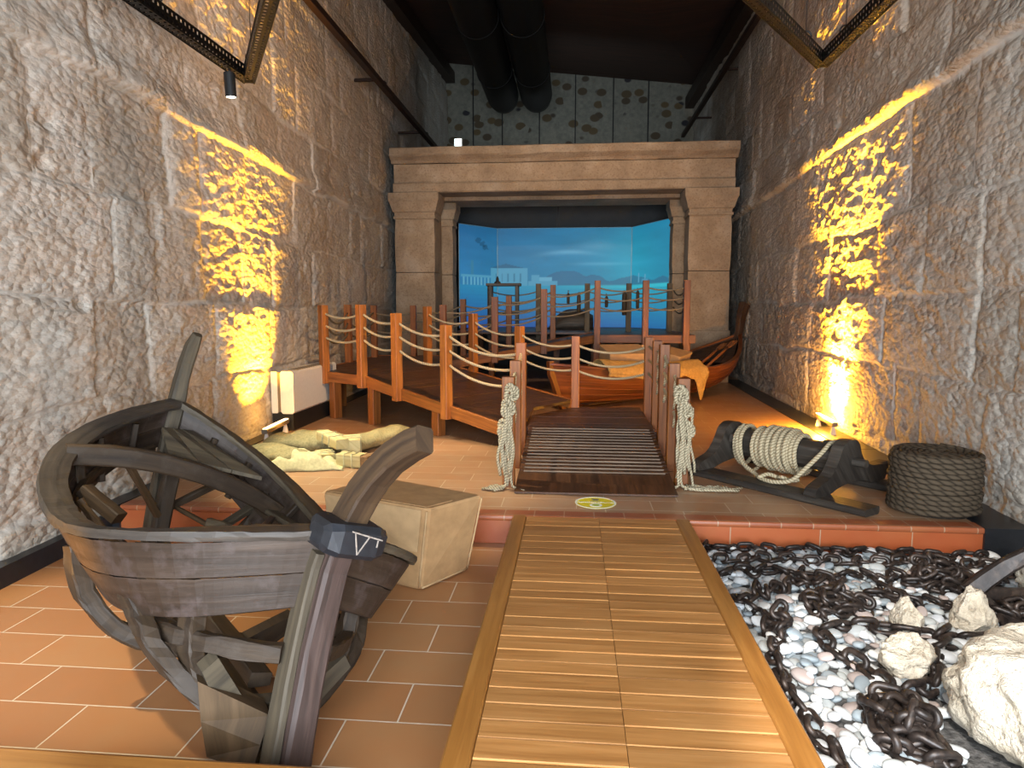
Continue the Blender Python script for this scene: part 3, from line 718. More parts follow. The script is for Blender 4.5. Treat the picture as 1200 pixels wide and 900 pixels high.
def entrance_ramp():
    root = thing('entrance_ramp', (.17, 6.6, UP), 'short entrance ramp of dark boards with pale battens between two rows of posts', 'ramp')
    x0, x1 = -.44, .80; ya, yb, yc = 5.05, 5.45, 6.75; zt = .42
    zf = lambda x, y: UP + .012 + (zt - UP - .012)*min(1, max(0, (y - ya)/(yc - ya)))
    boards(root, [(x0, ya), (x1, ya), (x1, yb), (x0, yb)], (1, 0), .2, lambda x, y: zf(x, y) + .002, M['dark_deck'], .012, .004)
    boards(root, [(x0, yb), (x1, yb), (x1, yc), (x0, yc)], (1, 0), .0865, zf, M['dark_deck'], .022, .012)
    n = 15
    for k in range(n):
        y = yb + .045 + (yc - yb)*k/n; z = zf(0, y)
        b = MB(); b.beam((x0 + .04, y, z + .006), (x1 - .04, y, z + .006), .014, .012, ch=.003); part('batten', b, M['pale_strip'], root)
    for x in (x0 + .03, x1 - .03):
        b = MB(); b.rings([[V(x-.025, y, .203), V(x+.025, y, .203), V(x+.025, y, max(.206, zf(0, y)-.024)), V(x-.025, y, max(.206, zf(0, y)-.024))] for y in (ya + .05, yc)]); part('side_stringer', b, M['dark_deck'], root)
    # landing between the ramp, the boat and the long walkway
    fz = lambda x, y: zt
    boards(root, [(-.46, yc + .004), (.82, yc + .004), (.82, 8.30), (.06, 8.30), (-.46, 7.55)], (1, 0), .145, fz, M['dark_deck'])
    for p, q in (((.82, yc), (.82, 8.30)), ((.82, 8.32), (.06, 8.32)), ((-.44, yc + .02), (.80, yc + .02))):
        b = MB(); b.beam((*p, zt - .085), (*q, zt - .085), .045, .11); part('beam', b, M['dark_deck'], root)
    for x, y in ((-.3, 6.95), (.74, 6.95), (.74, 8.2), (.1, 8.2)):
        b = MB(); b.beam((x, y, UP), (x, y, zt - .035), .08, .08, up=(0, 1, 0)); part('leg', b, M['dark_deck'], root)
    lx = [(-.505, 5.28), (-.505, 5.93), (-.50, 6.5)]; rx = [(.875, 5.42), (.875, 5.94), (.875, 6.58), (.875, 7.12), (.875, 7.92)]
    lz = [.21 + .87, .21 + .04 + .91, zt + .87]; rzs = [1.065, 1.145, 1.275, 1.285, 1.29]
    for (x, y), z in zip(lx, lz): post(root, x, y, UP, z, 0)
    for (x, y), z in zip(rx, rzs): post(root, x, y, UP, z, 0)
    post(root, .03, 8.26, UP, zt + .87, 0)
    ropes(root, lx, [z - .87 for z in lz], M['rope'], .02); ropes(root, rx, [z - .87 for z in rzs], M['rope'], .02)
    ropes(root, [(.875, 7.92), (.03, 8.26)], [zt, zt], M['rope'], .1)
    # rope loops that show on the post faces
    for (x, y), z in list(zip(rx, rzs))[:4] + list(zip(lx, lz))[1:]:
        for f in (.10, .27, .43):
            b = MB(); b.tube([V(x, y - PW/2 - .004, z - f + .0), V(x + .006, y - PW/2 - .022, z - f - .03), V(x, y - PW/2 - .02, z - f - .09), V(x - .004, y - PW/2 - .004, z - f - .12)], .012, 7); part('rope', b, M['rope'], root)
entrance_ramp()
def long_walkway():
    root = thing('lower_walkway', (-1.8, 8.6, UP), 'long roped timber walkway rising from the ramp to the landing by the left wall', 'walkway')
    Ls = 3.35
    near = lambda s: A1 + DV*s + NV*.02
    far = lambda s: A1 + DV*s + NV*1.66
    if far(0)[1] < near(0)[1]: raise ValueError
    zf = lambda x, y: zd((V(x, y) - A1) @ DV)
    start = near(.05); 
    boards(root, [near(.03), near(2.55), far(2.55), far(.62), (-.44, 7.56)], NV, .14, zf, M['dark_deck'])
    corner = [near(2.56), near(3.33), (-3.46, 9.2), (-3.50, 11.6), (-2.0, 11.6), (-2.0, 10.0), far(2.56)]
    boards(root, [near(2.56), near(3.33), (-3.44, 9.3), (-3.46, 9.9), (-2.05, 9.9), far(2.56)], NV, .14, lambda x, y: .80, M['dark_deck'])
    boards(root, [(-3.46, 9.91), (-3.44, 11.75), (-2.02, 11.75), (-2.02, 9.91)], (1, 0), .14, lambda x, y: .80, M['dark_deck'])
    # fascia beams
    def fascia(p, q, z0, z1, h=.115, m='orange_wood'):
        b = MB(); b.beam((*p, z0 - h/2 + .01), (*q, z1 - h/2 + .01), .04, h, ch=.004); part('beam', b, M[m], root)
    fascia(near(.04), near(2.55), zd(.04), .80, .13); fascia(near(2.55), near(3.36), .80, .80, .13)
    fascia(far(.62), far(2.56), zd(.62), .80); fascia(near(3.36), (-3.48, 9.2), .8, .8); fascia((-3.48, 9.2), (-3.46, 11.75), .8, .8); fascia((-3.46, 11.77), (-2.0, 11.77), .8, .8)
    for s in (.9, 1.9):                                     # joists below
        p, q = near(s) + NV*.05, far(s) - NV*.05; b = MB(); b.beam((*p, zd(s) - .09), (*q, zd(s) - .09), .05, .1); part('joist', b, M['dark_deck'], root)
    legs = [(near(3.30) + NV*.08, .8), (near(2.50) + NV*.10, .8), (near(1.35) + NV*.12, zd(1.35)), (far(1.35) - NV*.1, zd(1.35)), (far(2.4) - NV*.1, .78), (V(-3.4, 9.6), .8), (V(-3.4, 11.6), .8), (V(-2.1, 11.6), .8)]
    for p, z in legs: b = MB(); b.beam((*p, UP), (*p, z - .04), .115, .115, up=(*NV, 0), ch=.006); part('leg', b, M['orange_wood'], root)
    ns = [1.05, 1.88, 2.55, 3.36]; nz = [zd(s) for s in ns]
    o = -NV*.02
    for s, z in zip(ns, nz): p = near(s) + o*1.6; post(root, *p, z - .14, z + .87, RZ)
    ropes(root, [A1] + [near(s) + o for s in ns], [.42] + nz, M['rope'], .085)
    fs = [(-.69, 8.71), (-1.37, 9.21), (-2.13, 9.77)]; fz = [.53, .69, .79]
    for (x, y), z in zip(fs, fz): post(root, x, y, z - .30, z + .87, RZ)
    ropes(root, [(.03, 8.26)] + fs, [.42] + fz, M['rope'], .09)
    lp = [tuple(near(3.36)), (-3.47, 10.2), (-3.42, 11.4), (-2.80, 11.7)]
    for x, y in lp[1:]: post(root, x, y, .62, 1.69, 0, M['orange_wood'])
    ropes(root, lp, [.8]*4, M['rope_dark'], .08); ropes(root, [(-2.80, 11.7), (-1.93, 11.8)], [.8, .92], M['rope_dark'], .08)
long_walkway()
def upper_walkway():
    root = thing('upper_walkway', (-.2, 11.8, UP), 'roped timber ramp and stage under the stone portal before the blue screen', 'walkway')
    zf = lambda x, y: lerp(.80, 1.20, min(1, max(0, (x + 2.0)/2.35)))
    fy = lambda x: lerp(10.18, 10.98, (x + 2.0)/2.35)
    boards(root, [(-2.0, 10.2), (.35, 11.0), (.35, 12.35), (-2.0, 11.85)], (0, 1), .15, zf, M['dark_deck'])
    boards(root, [(.36, 11.0), (1.9, 11.0), (1.9, 13.35), (.36, 13.35)], (1, 0), .15, lambda x, y: 1.2, M['dark_deck'])
    boards(root, [(-1.75, 12.42), (.352, 12.42), (.352, 13.35), (-1.75, 13.35)], (1, 0), .15, lambda x, y: 1.2, M['dark_deck'])
    boards(root, [(-2.3, 13.36), (1.95, 13.36), (1.95, 16.3), (-2.3, 16.3)], (1, 0), .18, lambda x, y: 1.2, M['dark_deck'])
    def fascia(p, q, z0, z1, h=.13):
        b = MB(); b.beam((*p, z0 - h/2 + .012), (*q, z1 - h/2 + .012), .045, h, ch=.004); part('beam', b, M['brown_wood'], root)
    fascia((-2.0, 10.18), (.35, 10.98), .80, 1.20); fascia((.35, 10.98), (1.92, 10.98), 1.2, 1.2); fascia((1.92, 10.98), (1.92, 13.3), 1.2, 1.2); fascia((-2.0, 11.87), (.35, 12.37), .8, 1.2)
    front = [(-1.97, 10.15), (-1.21, 10.41), (-.46, 10.67), (.38, 10.93), (1.14, 10.93), (1.78, 10.93)]; fz = [.81, .935, 1.06, 1.2, 1.2, 1.2]
    for (x, y), z in zip(front, fz): post(root, x, y, z - .14, z + .875, 0, M['brown_wood'])
    ropes(root, front, fz, M['rope_dark'], .09, .0125); ropes(root, [(1.78, 10.93), (1.86, 12.9)], [1.2, 1.2], M['rope_dark'], .05)
    mid = [(-1.93, 11.8), (-1.14, 11.98), (-.37, 12.3)]; mz = [.92, .98, 1.18]
    for (x, y), z in zip(mid, mz): post(root, x, y, z - .2, z + .88, 0, M['brown_wood'])
    ropes(root, mid, mz, M['rope_dark'], .09)
    back = [(-1.60, 13.0), (-.67, 13.0), (.26, 13.0), (1.04, 13.0), (1.80, 13.0)]
    for x, y in back: post(root, x, y, 1.05, 2.11, 0, M['boat_grey'])
    ropes(root, back, [1.2]*5, M['rope_dark'], .09, .012)
    for x, y, z in ((.38, 11.05, 1.2), (1.82, 11.1, 1.2), (1.1, 12.8, 1.2), (-.9, 10.65, .95), (-1.6, 13.2, 1.2), (-.3, 12.4, 1.1), (1.8, 13.25, 1.2), (-2.2, 16.1, 1.2), (1.85, 16.1, 1.2), (.38, 12.3, 1.2)):
        b = MB(); b.beam((x, y, UP), (x, y, z - .10), .11, .11, up=(0, 1, 0)); part('leg', b, M['brown_wood'], root)
    b = MB(); b.beam((.42, 11.05, .75), (.80, 11.05, 1.12), .06, .06); part('brace', b, M['brown_wood'], root)
upper_walkway()
# little wooden fenders hanging from the back ropes
for x, z, l, w, lab in ((-.10, 1.93, .20, .045, 'small dark wooden fender hanging from the back rope, first from the left'), (.10, 1.90, .34, .06, 'longer wooden fender hanging beside the middle back post on its left'),
                   (.62, 1.87, .21, .05, 'small wooden fender hanging alone midway between two back posts'), (.955, 1.93, .42, .075, 'thick wooden fender hanging against the back post right of the middle'),
                   (1.20, 1.97, .34, .05, 'slim dark fender hanging near the right end of the back rope')):
    root = thing('rope_fender', (x, 12.93, z - l), lab, 'fender', 'wooden fenders on the stage railing')
    y = 12.93; b = MB(); b.lathe([(w*.45, z - l), (w*.6, z - l + .02), (w*.65, z - l*.5), (w*.6, z - .03), (w*.35, z)], (x, y, 0), 12); part('fender_body', b, M['boat_wood'], root)
    b = MB(); b.tube([V(x, y, z - .01), V(x, y + .02, z + .03), V(x, y + .06, z + .05), V(x, y + .035, z + .01)], .009, 6); part('hanging_loop', b, M['rope_dark'], root)
# knotted rope bundles on the two front posts
def tassel(x, y, ztop, sx, label, seed):
    rg = random.Random(seed); root = thing('rope_bundle', (x, y, UP), label, 'rope')
    yf = y - .075
    for k, z in enumerate((ztop - .12, ztop - .24, ztop - .40)):
        b = MB(); pts = []
        for i in range(40):
            t = 2*PI*i/40; r = .040 + .014*math.cos(3*t); pts.append(V(x + sx*.028*k - sx*.03 + r*math.cos(2*t)*.95, yf - .012 + .022*math.sin(3*t), z + r*math.sin(2*t)*1.35))
        b.tube(pts, .0155, 8, loop=True, caps=False); part('knot', b, M['rope_tassel'], root)
    b = MB(); b.tube([V(x, y - .05, ztop - .06), V(x - sx*.02, yf - .02, ztop - .05), V(x - sx*.035, yf - .025, ztop - .12), V(x - sx*.02, yf - .01, ztop - .22), V(x, yf - .02, ztop - .34)], .013, 7); part('strand', b, M['rope_tassel'], root)
    for k in range(11):
        xo = sx*rg.uniform(-.035, .055); yo = yf - rg.uniform(0, .045); z1 = ztop - rg.choice((.12, .22, .36)); zend = UP + rg.uniform(.012, .16); pts = []
        for i in range(9):
            t = i/8; pts.append(V(x + xo*(1 + .6*t) + .016*math.sin(7*t + k*1.3), yo - .02*t + .008*math.cos(4*t + k*2), lerp(z1, zend, t)))
        if zend < UP + .08:
            e = pts[-1]; dx = sx*rg.uniform(.05, .2) if k % 2 else -sx*rg.uniform(.03, .12); pts[-1] = V(e[0], e[1], UP + .03); pts += [V(e[0] + dx*.4, e[1] - .03, UP + .013), V(e[0] + dx, e[1] - .05 - rg.uniform(0, .03), UP + .012)]
        b = MB(); b.tube(pts, rg.uniform(.0095, .0135), 7); part('strand', b, M['rope_tassel'], root)
    for k in range(6 if sx > 0 else 3):
        b = MB(); pts = [V(x + sx*(.02 + .03*k) + .02*math.sin(k*7 + i), yf - .03 - .012*i + .025*math.sin(i*2.2 + k), UP + .013 + .007*(k % 2)) for i in range(3)]
        pts = [V(x + sx*(.03 + i*.06*(1 + .15*k)), yf - .04 + .05*math.sin(i*1.3 + k*1.7) - .01*k, UP + .012 + .008*((i + k) % 2)) for i in range(5 if sx > 0 else 3)]
        b.tube(pts, .011, 7); part('tail', b, M['rope_tassel'], root)
tassel(-.505, 5.28, 1.08, -1, 'bundle of knotted pale rope hanging from the front left post of the ramp', 3)
tassel(.875, 5.42, 1.065, 1, 'bundle of knotted pale rope hanging from the front right post of the ramp', 5)
# ---------------------------------------------------------------- red rowing boat behind the landing
def red_boat():
    P0 = V(-.16, 9.52); P1 = V(2.78, 12.35); ax = unit(P1 - P0); L = np.linalg.norm(P1 - P0); nr = V(ax[1], -ax[0])
    root = thing('rowing_boat', (1.3, 10.9, UP), 'varnished red brown rowing boat with tall stern lying by the right wall', 'boat')
    z0 = UP + .01
    def bw(u): v = 2*u - 1; return .74*max(0, 1 - abs(v)**(2.6 if v < 0 else 3.3))
    def rz(u): v = 2*u - 1; return .66 + (.15*abs(v)**2.4 if v < 0 else .47*abs(v)**3.2)
    def kz(u): v = 2*u - 1; return z0 + (.02 if v < 0 else .42)*max(0, abs(v) - .35)**1.6*(1.5)
    def pt(u, side, g, off=0):
        s_ = u*L - .22*(1-u)**6*g + .30*u**8*g; w = (bw(u) + .02)*(1 - (1-g)**2.3)**.75 - off; w = max(w, .0)
        p = P0 + ax*s_ + nr*side*w; return V(p[0], p[1], lerp(kz(u), z0 - UP + rz(u) + .03, g) + off*.2)
    us = np.linspace(0, 1, 34); gs = np.linspace(0, 1, 12)
    for nm, off, m in (('hull', 0, 'red_hull'), ('inner_lining', .03, 'hull_in')):
        for side in ((-1, 1)):
            P = [[pt(u, side, g, off) for g in gs] for u in us]; b = MB(); b.grid(P)
            # planks: uv in metres
            uv = []
            for f in b.f:
                for vi in f: i, j = divmod(vi, len(gs)); uv.append((us[i]*L, gs[j]*.9))
            b.uv = uv; part(nm, b, M[m], root)
    for side in (-1, 1):
        for k in range(1, 6):
            g = k/6.2
            b = MB(); b.tube([pt(u, side, g) + V(*(nr*side*.002), 0) for u in np.linspace(.03, .97, 26)], .006, 5); part('plank_lap', b, M['red_hull'], root)
        b = MB(); b.sweep([pt(u, side, 1, .012) + V(0, 0, .012) for u in np.linspace(0, 1, 30)], .07, .035, (0, 0, 1)); part('gunwale', b, M['red_hull'], root)
    st = [V(*(P0 + ax*s_), z) for s_, z in ((.04, z0 - .01), (-.06, z0 + .2), (-.15, z0 + .42), (-.20, .72), (-.215, .90))]
    b = MB(); b.sweep(st, .07, .09, lambda i: V(*ax, 0)); part('stem_post', b, M['red_hull'], root)
    st = [V(*(P1 + ax*s_), z) for s_, z in ((-.18, kz(1) - .03), (.05, .75), (.22, 1.05), (.30, 1.25), (.34, 1.50), (.44, 1.72))]
    b = MB(); b.sweep(st, .075, .13, lambda i: V(*ax, 0), taper=[1, 1, 1, 1.1, 1.35, 1.5]); part('stern_post', b, M['hull_in'], root)
    for u, g, w in ((.30, .72, .2), (.52, .72, .22), (.70, .76, .2)):
        b = MB(); b.beam(pt(u, -1, g, .035), pt(u, 1, g, .035), w, .03); part('thwart', b, M['hull_in'], root)
    for k in range(5):                                                # stern decking
        q = [pt(.80, -1, .86, .035), pt(.80, 1, .86, .035), pt(.985, 1, .90, .03), pt(.985, -1, .90, .03)]
        a0, a1 = k/5 + .004, (k+1)/5 - .004
        r = [lerp(q[0], q[1], a0), lerp(q[0], q[1], a1), lerp(q[3], q[2], a1), lerp(q[3], q[2], a0)]
        b = MB(); b.rings([r, [p + V(0, 0, .022) for p in r]]); part('deck_board', b, M['hull_in'], root)
    b = MB(); b.beam(V(*(P0 + ax*.3), z0 + .06), V(*(P0 + ax*(L*.75)), z0 + .06), .5, .02); part('floorboard', b, M['hull_in'], root)
    # oars resting on the stern decking
    def oar(u0, u1, o0, o1, dz, lab):
        p = pt(u0, 1, 1); q = pt(u1, 1, 1); p = V(*(P0 + ax*u0*L + nr*o0), p[2] - .06 + dz); q = V(*(P0 + ax*u1*L + nr*o1), q[2] - .02 + dz)
        t = thing('oar', tuple(p), lab, 'oar', 'oars in the red boat'); d = unit(q - p)
        b = MB(); b.tube([lerp(p, q, x) for x in np.linspace(0, .72, 6)], .022, 8); part('shaft', b, M['oar_wood'], t)
        b = MB(); b.tube([q - d*.12, q], .018, 8); b.sweep([lerp(p, q, .70), lerp(p, q, .78), lerp(p, q, .95), q], .11, .022, (0, 0, 1), taper=[.35, .9, 1, .8]); part('blade', b, M['oar_wood'], t)
    oar(.66, .96, .50, .22, .04, 'orange wooden oar lying along the near rail of the red boat, nearer the wall')
    oar(.64, .93, .40, .10, .06, 'orange wooden oar lying just inside the other oar in the red boat')
    # tan boxes stowed in the boat
    def tanbox(u, o, size, rz_, tilt, z, lab):
        c = P0 + ax*u*L + nr*o; t = thing('storage_box', (c[0], c[1], z), lab, 'box', 'tan boxes in the red boat')
        d = V(math.cos(rz_), math.sin(rz_), 0); sd = V(-d[1], d[0], 0); upv = unit(V(0, 0, 1) + tilt[0]*d + tilt[1]*sd); d = unit(d - upv*(d @ upv)); sd = np.cross(upv, d); C = V(c[0], c[1], z + size[2]/2)
        b = MB(); b.rings([rect_ring(C - upv*size[2]/2*.98, d, sd, size[0]/2, size[1]/2, .01), rect_ring(C + upv*size[2]*.42, d, sd, size[0]/2, size[1]/2, .01)]); part('box_body', b, M['tan_box'], t)
        b = MB(); b.rings([rect_ring(C + upv*size[2]*.42, d, sd, size[0]/2 + .012, size[1]/2 + .012, .01), rect_ring(C + upv*size[2]*.5, d, sd, size[0]/2 + .012, size[1]/2 + .012, .01)]); part('lid', b, M['tan_box'], t)
    tanbox(.28, .12, (.62, .40, .42), .35, (.0, -.30), .62, 'tan box tilted in the red boat, leftmost behind the railing post')
    tanbox(.43, -.05, (.50, .42, .42), .1, (-.1, .05), .64, 'tan box lying flat in the middle of the red boat')
    tanbox(.50, .20, (.62, .46, .40), -.55, (.22, -.1), .60, 'tan box sloping towards the stern of the red boat, rightmost of the boxes')
    # amber cloth draped over the near rail
    us2 = np.linspace(.13, .56, 56); vs = np.linspace(-1, 1, 22); P = []
    for u in us2:
        row = []; e = pt(u, 1, 1); tip = .03 + .07*fbm(u*14, 0*u, 3, 4) + (.26*math.exp(-((u-.52)/.024)**2))
        for v in vs:
            nz = float(fbm(np.array(u*18), np.array(v*3.0), 3, 9)) - .5
            if v < 0: w = -v; off = -.36*w - .02*nz; z = .055 + .085*math.sin(min(1, w*1.4)*PI) + .13*nz*w
            else: off = .045 + .05*min(1, v*3) + .03*nz - .02*v; z = .055*(1 - min(1, v*3)) - tip*v*1.4
            p = V(e[0], e[1]) + nr*off; row.append(V(p[0], p[1], e[2] + z))
        P.append(row)
    b = MB(); b.grid(P); o = solo('draped_cloth', b, M['amber_cloth'], tuple(pt(.4, 1, 1)), 'amber cloth draped over the near rail of the red boat', 'cloth')
    sm = o.modifiers.new('thick', 'SOLIDIFY'); sm.thickness = .012; sm.offset = 0
red_boat()
# ---------------------------------------------------------------- windlass with rope, and the tarred coil
def winch():
    d = unit(V(.65, -.76)); c = unit(V(.76, .65)); Rm = V(2.10, 5.27); Lm = Rm - d*1.04
    root = thing('windlass', (1.75, 5.65, UP), 'black timber windlass with carved cheeks on two planks on the raised floor', 'windlass')
    zb = UP + .055
    for off in (-.40, .40):
        p = Lm + c*off - d*.14; q = Rm + c*off + d*.40
        b = MB(); b.beam((*p, UP + .028), (*q, UP + .028), .19, .055, ch=.012, jit=.003, seg=4); part('base_plank', b, M['black_wood'], root)
    prof = [(-.50, .0), (-.49, .06), (-.40, .095), (-.31, .125), (-.24, .19), (-.19, .27), (-.15, .335), (-.08, .372), (.02, .37), (.08, .33), (.12, .25), (.19, .18), (.30, .14), (.44, .13), (.50, .11), (.50, .0), (.30, -.0), (.2, .03), (0, .05), (-.2, .03), (-.32, 0)]
    for m_ in (Lm, Rm):
        pr = []; n_ = len(prof)
        for i in range(n_):
            a0, a1, a2, a3 = [np.array(prof[(i + k) % n_]) for k in (-1, 0, 1, 2)]
            for k in range(3):
                t = k/3; q_ = .5*((2*a1) + (-a0+a2)*t + (2*a0-5*a1+4*a2-a3)*t*t + (-a0+3*a1-3*a2+a3)*t**3); pr.append((q_[0], max(0, q_[1])))
        b = MB(); poly = [V(*(m_ + c*x - d*.045), zb + z) for x, z in pr]
        b.rings([poly, [p + V(*(d*.09), 0) for p in poly]]); part('cheek', b, M['black_wood'], root)
    zc = zb + .205
    def drum(p, q, r, seg=12, nm='drum', m='black_wood'):
        b = MB(); pr = []
        for t in np.linspace(0, 1, 5):
            x = V(*lerp(p, q, t), zc); pr.append([x + r*(math.cos(2*PI*k/seg)*V(*c, 0) + math.sin(2*PI*k/seg)*V(0, 0, 1)) for k in range(seg)])
        b.rings(pr); return part(nm, b, M[m], root)
    dr = drum(Lm + d*.05, Rm - d*.05, .118, 10)
    for p0 in (Rm + d*.045,): drum(p0, p0 + d*.10, .032, 10, 'axle_pin')
    drum(Lm - d*.14, Lm - d*.045, .032, 10, 'axle_pin')
    for t0 in (.05, .52, .92):                         # raised whelps with sockets
        for k in range(5):
            a = 2*PI*k/5 + .3; e = math.cos(a)*V(*c, 0) + math.sin(a)*V(0, 0, 1)
            p = V(*lerp(Lm + d*.06, Rm - d*.06, t0), zc) + e*.122; b = MB(); b.beam(p - V(*d, 0)*.05, p + V(*d, 0)*.05, .07, .022, up=e); part('whelp', b, M['black_wood'], dr)
    b = MB(); b.beam((*(Rm + c*.40 - d*.05), zb + .06), (*(Rm + c*.66 - d*.05), zb + .06), .10, .11, ch=.015, jit=.003, seg=2); part('tail_block', b, M['black_wood'], root)
    # the rope wound on the drum
    rt = thing('winch_rope', (1.75, 5.6, UP + .1), 'pale hemp rope wound round the drum of the black windlass', 'rope')
    def circ(t, r, ph=0, n=26, drop=0, a0=0, a1=2*PI, skew=0):
        o = []
        for i in range(n):
            a = lerp(a0, a1, i/(n-1)); x = V(*(lerp(Lm, Rm, t + skew*i/n)), zc)
            o.append(x + r*math.cos(a)*V(*c, 0) + r*math.sin(a)*V(0, 0, 1)*(1 if math.sin(a) > 0 else 1 + drop))
        return o
    pts = []
    for k in range(12):
        t = .27 + k*.0335 + RNG.uniform(-.004, .004); r = .141 + (.0 if k % 3 else .008)
        pts += circ(t, r, drop=RNG.uniform(.0, .28), skew=.0335)
    b = MB(); b.tube(pts, .0178, 8); part('coil', b, M['rope'], rt)
    pts = []
    for k in range(5):
        pts += circ(.36 + k*.05, .172, n=22, drop=.05, skew=.05)
    b = MB(); b.tube(pts, .0172, 8); part('coil', b, M['rope'], rt)
    b = MB(); b.tube(circ(.10, .142, drop=.35, skew=.03) + circ(.13, .15, drop=.6, skew=.1), .0172, 8); part('coil', b, M['rope'], rt)
    def B(t, o, z): x = lerp(Lm, Rm, t) + c*o; return V(x[0], x[1], z)
    slack = [B(.12, -.02, zc + .155), B(.13, -.12, zc + .08), B(.18, -.19, zc - .05), B(.28, -.24, zb + .07), B(.42, -.29, zb + .025), B(.52, -.36, zb + .018), B(.64, -.38, zb + .018), B(.76, -.34, zb + .05), B(.84, -.26, zc - .04), B(.885, -.16, zc + .06), B(.90, -.06, zc + .13), B(.90, .06, zc + .12)]
    def cr(P, n=6):
        o = []; P = [P[0]] + P + [P[-1]]
        for i in range(1, len(P)-2):
            for k in range(n):
                t = k/n; o.append(.5*((2*P[i]) + (-P[i-1]+P[i+1])*t + (2*P[i-1]-5*P[i]+4*P[i+1]-P[i+2])*t*t + (-P[i-1]+3*P[i]-3*P[i+1]+P[i+2])*t**3))
        return o + [P[-2]]
    b = MB(); b.tube(cr(slack), .0172, 8); part('slack_end', b, M['rope'], rt)
    b = MB(); b.tube(cr([B(.50, -.33, zb + .03), B(.53, -.40, zb + .035), B(.56, -.33, zb + .055), B(.60, -.27, zb + .03), B(.66, -.30, zb + .045), B(.70, -.24, zb + .02), B(.74, -.20, zb + .03)]), .0165, 8); part('slack_end', b, M['rope'], rt)
winch()
def tar_coil():
    c = (2.54, 4.90); N = 11; r0 = .272; rr = .0205
    root = thing('rope_coil', (c[0], c[1], UP), 'thick dark tarred rope stacked in a round coil by the right wall', 'rope')
    pts = []
    for i in range(N*40 + 1):
        a = 2*PI*i/40; k = i/40; r = r0 + .006*math.sin(k*2.3) + .003*math.sin(a*3)
        pts.append(V(c[0] + r*math.cos(a + 1), c[1] + r*math.sin(a + 1), UP + rr + .036*k + (.004*math.sin(a*2))))
    b = MB(); b.tube(pts, rr*.93, 10); part('outer_turns', b, M['tar_rope'], root)
    zt = UP + rr + .036*N - .012; pts = []
    for i in range(6*40):
        a = 2*PI*i/40; r = r0 - .008 - .040*i/40; pts.append(V(c[0] + max(.02, r)*math.cos(a + 1), c[1] + max(.02, r)*math.sin(a + 1), zt + .004*math.sin(a*2)))
    b = MB(); b.tube(pts, rr, 8); part('top_spiral', b, M['tar_rope'], root)
    b = MB(); b.lathe([(.24, UP + .002), (.24, zt - .01), (.01, zt - .01)], (c[0], c[1], 0), 28); part('core', b, M['black_wood'], root)
tar_coil()
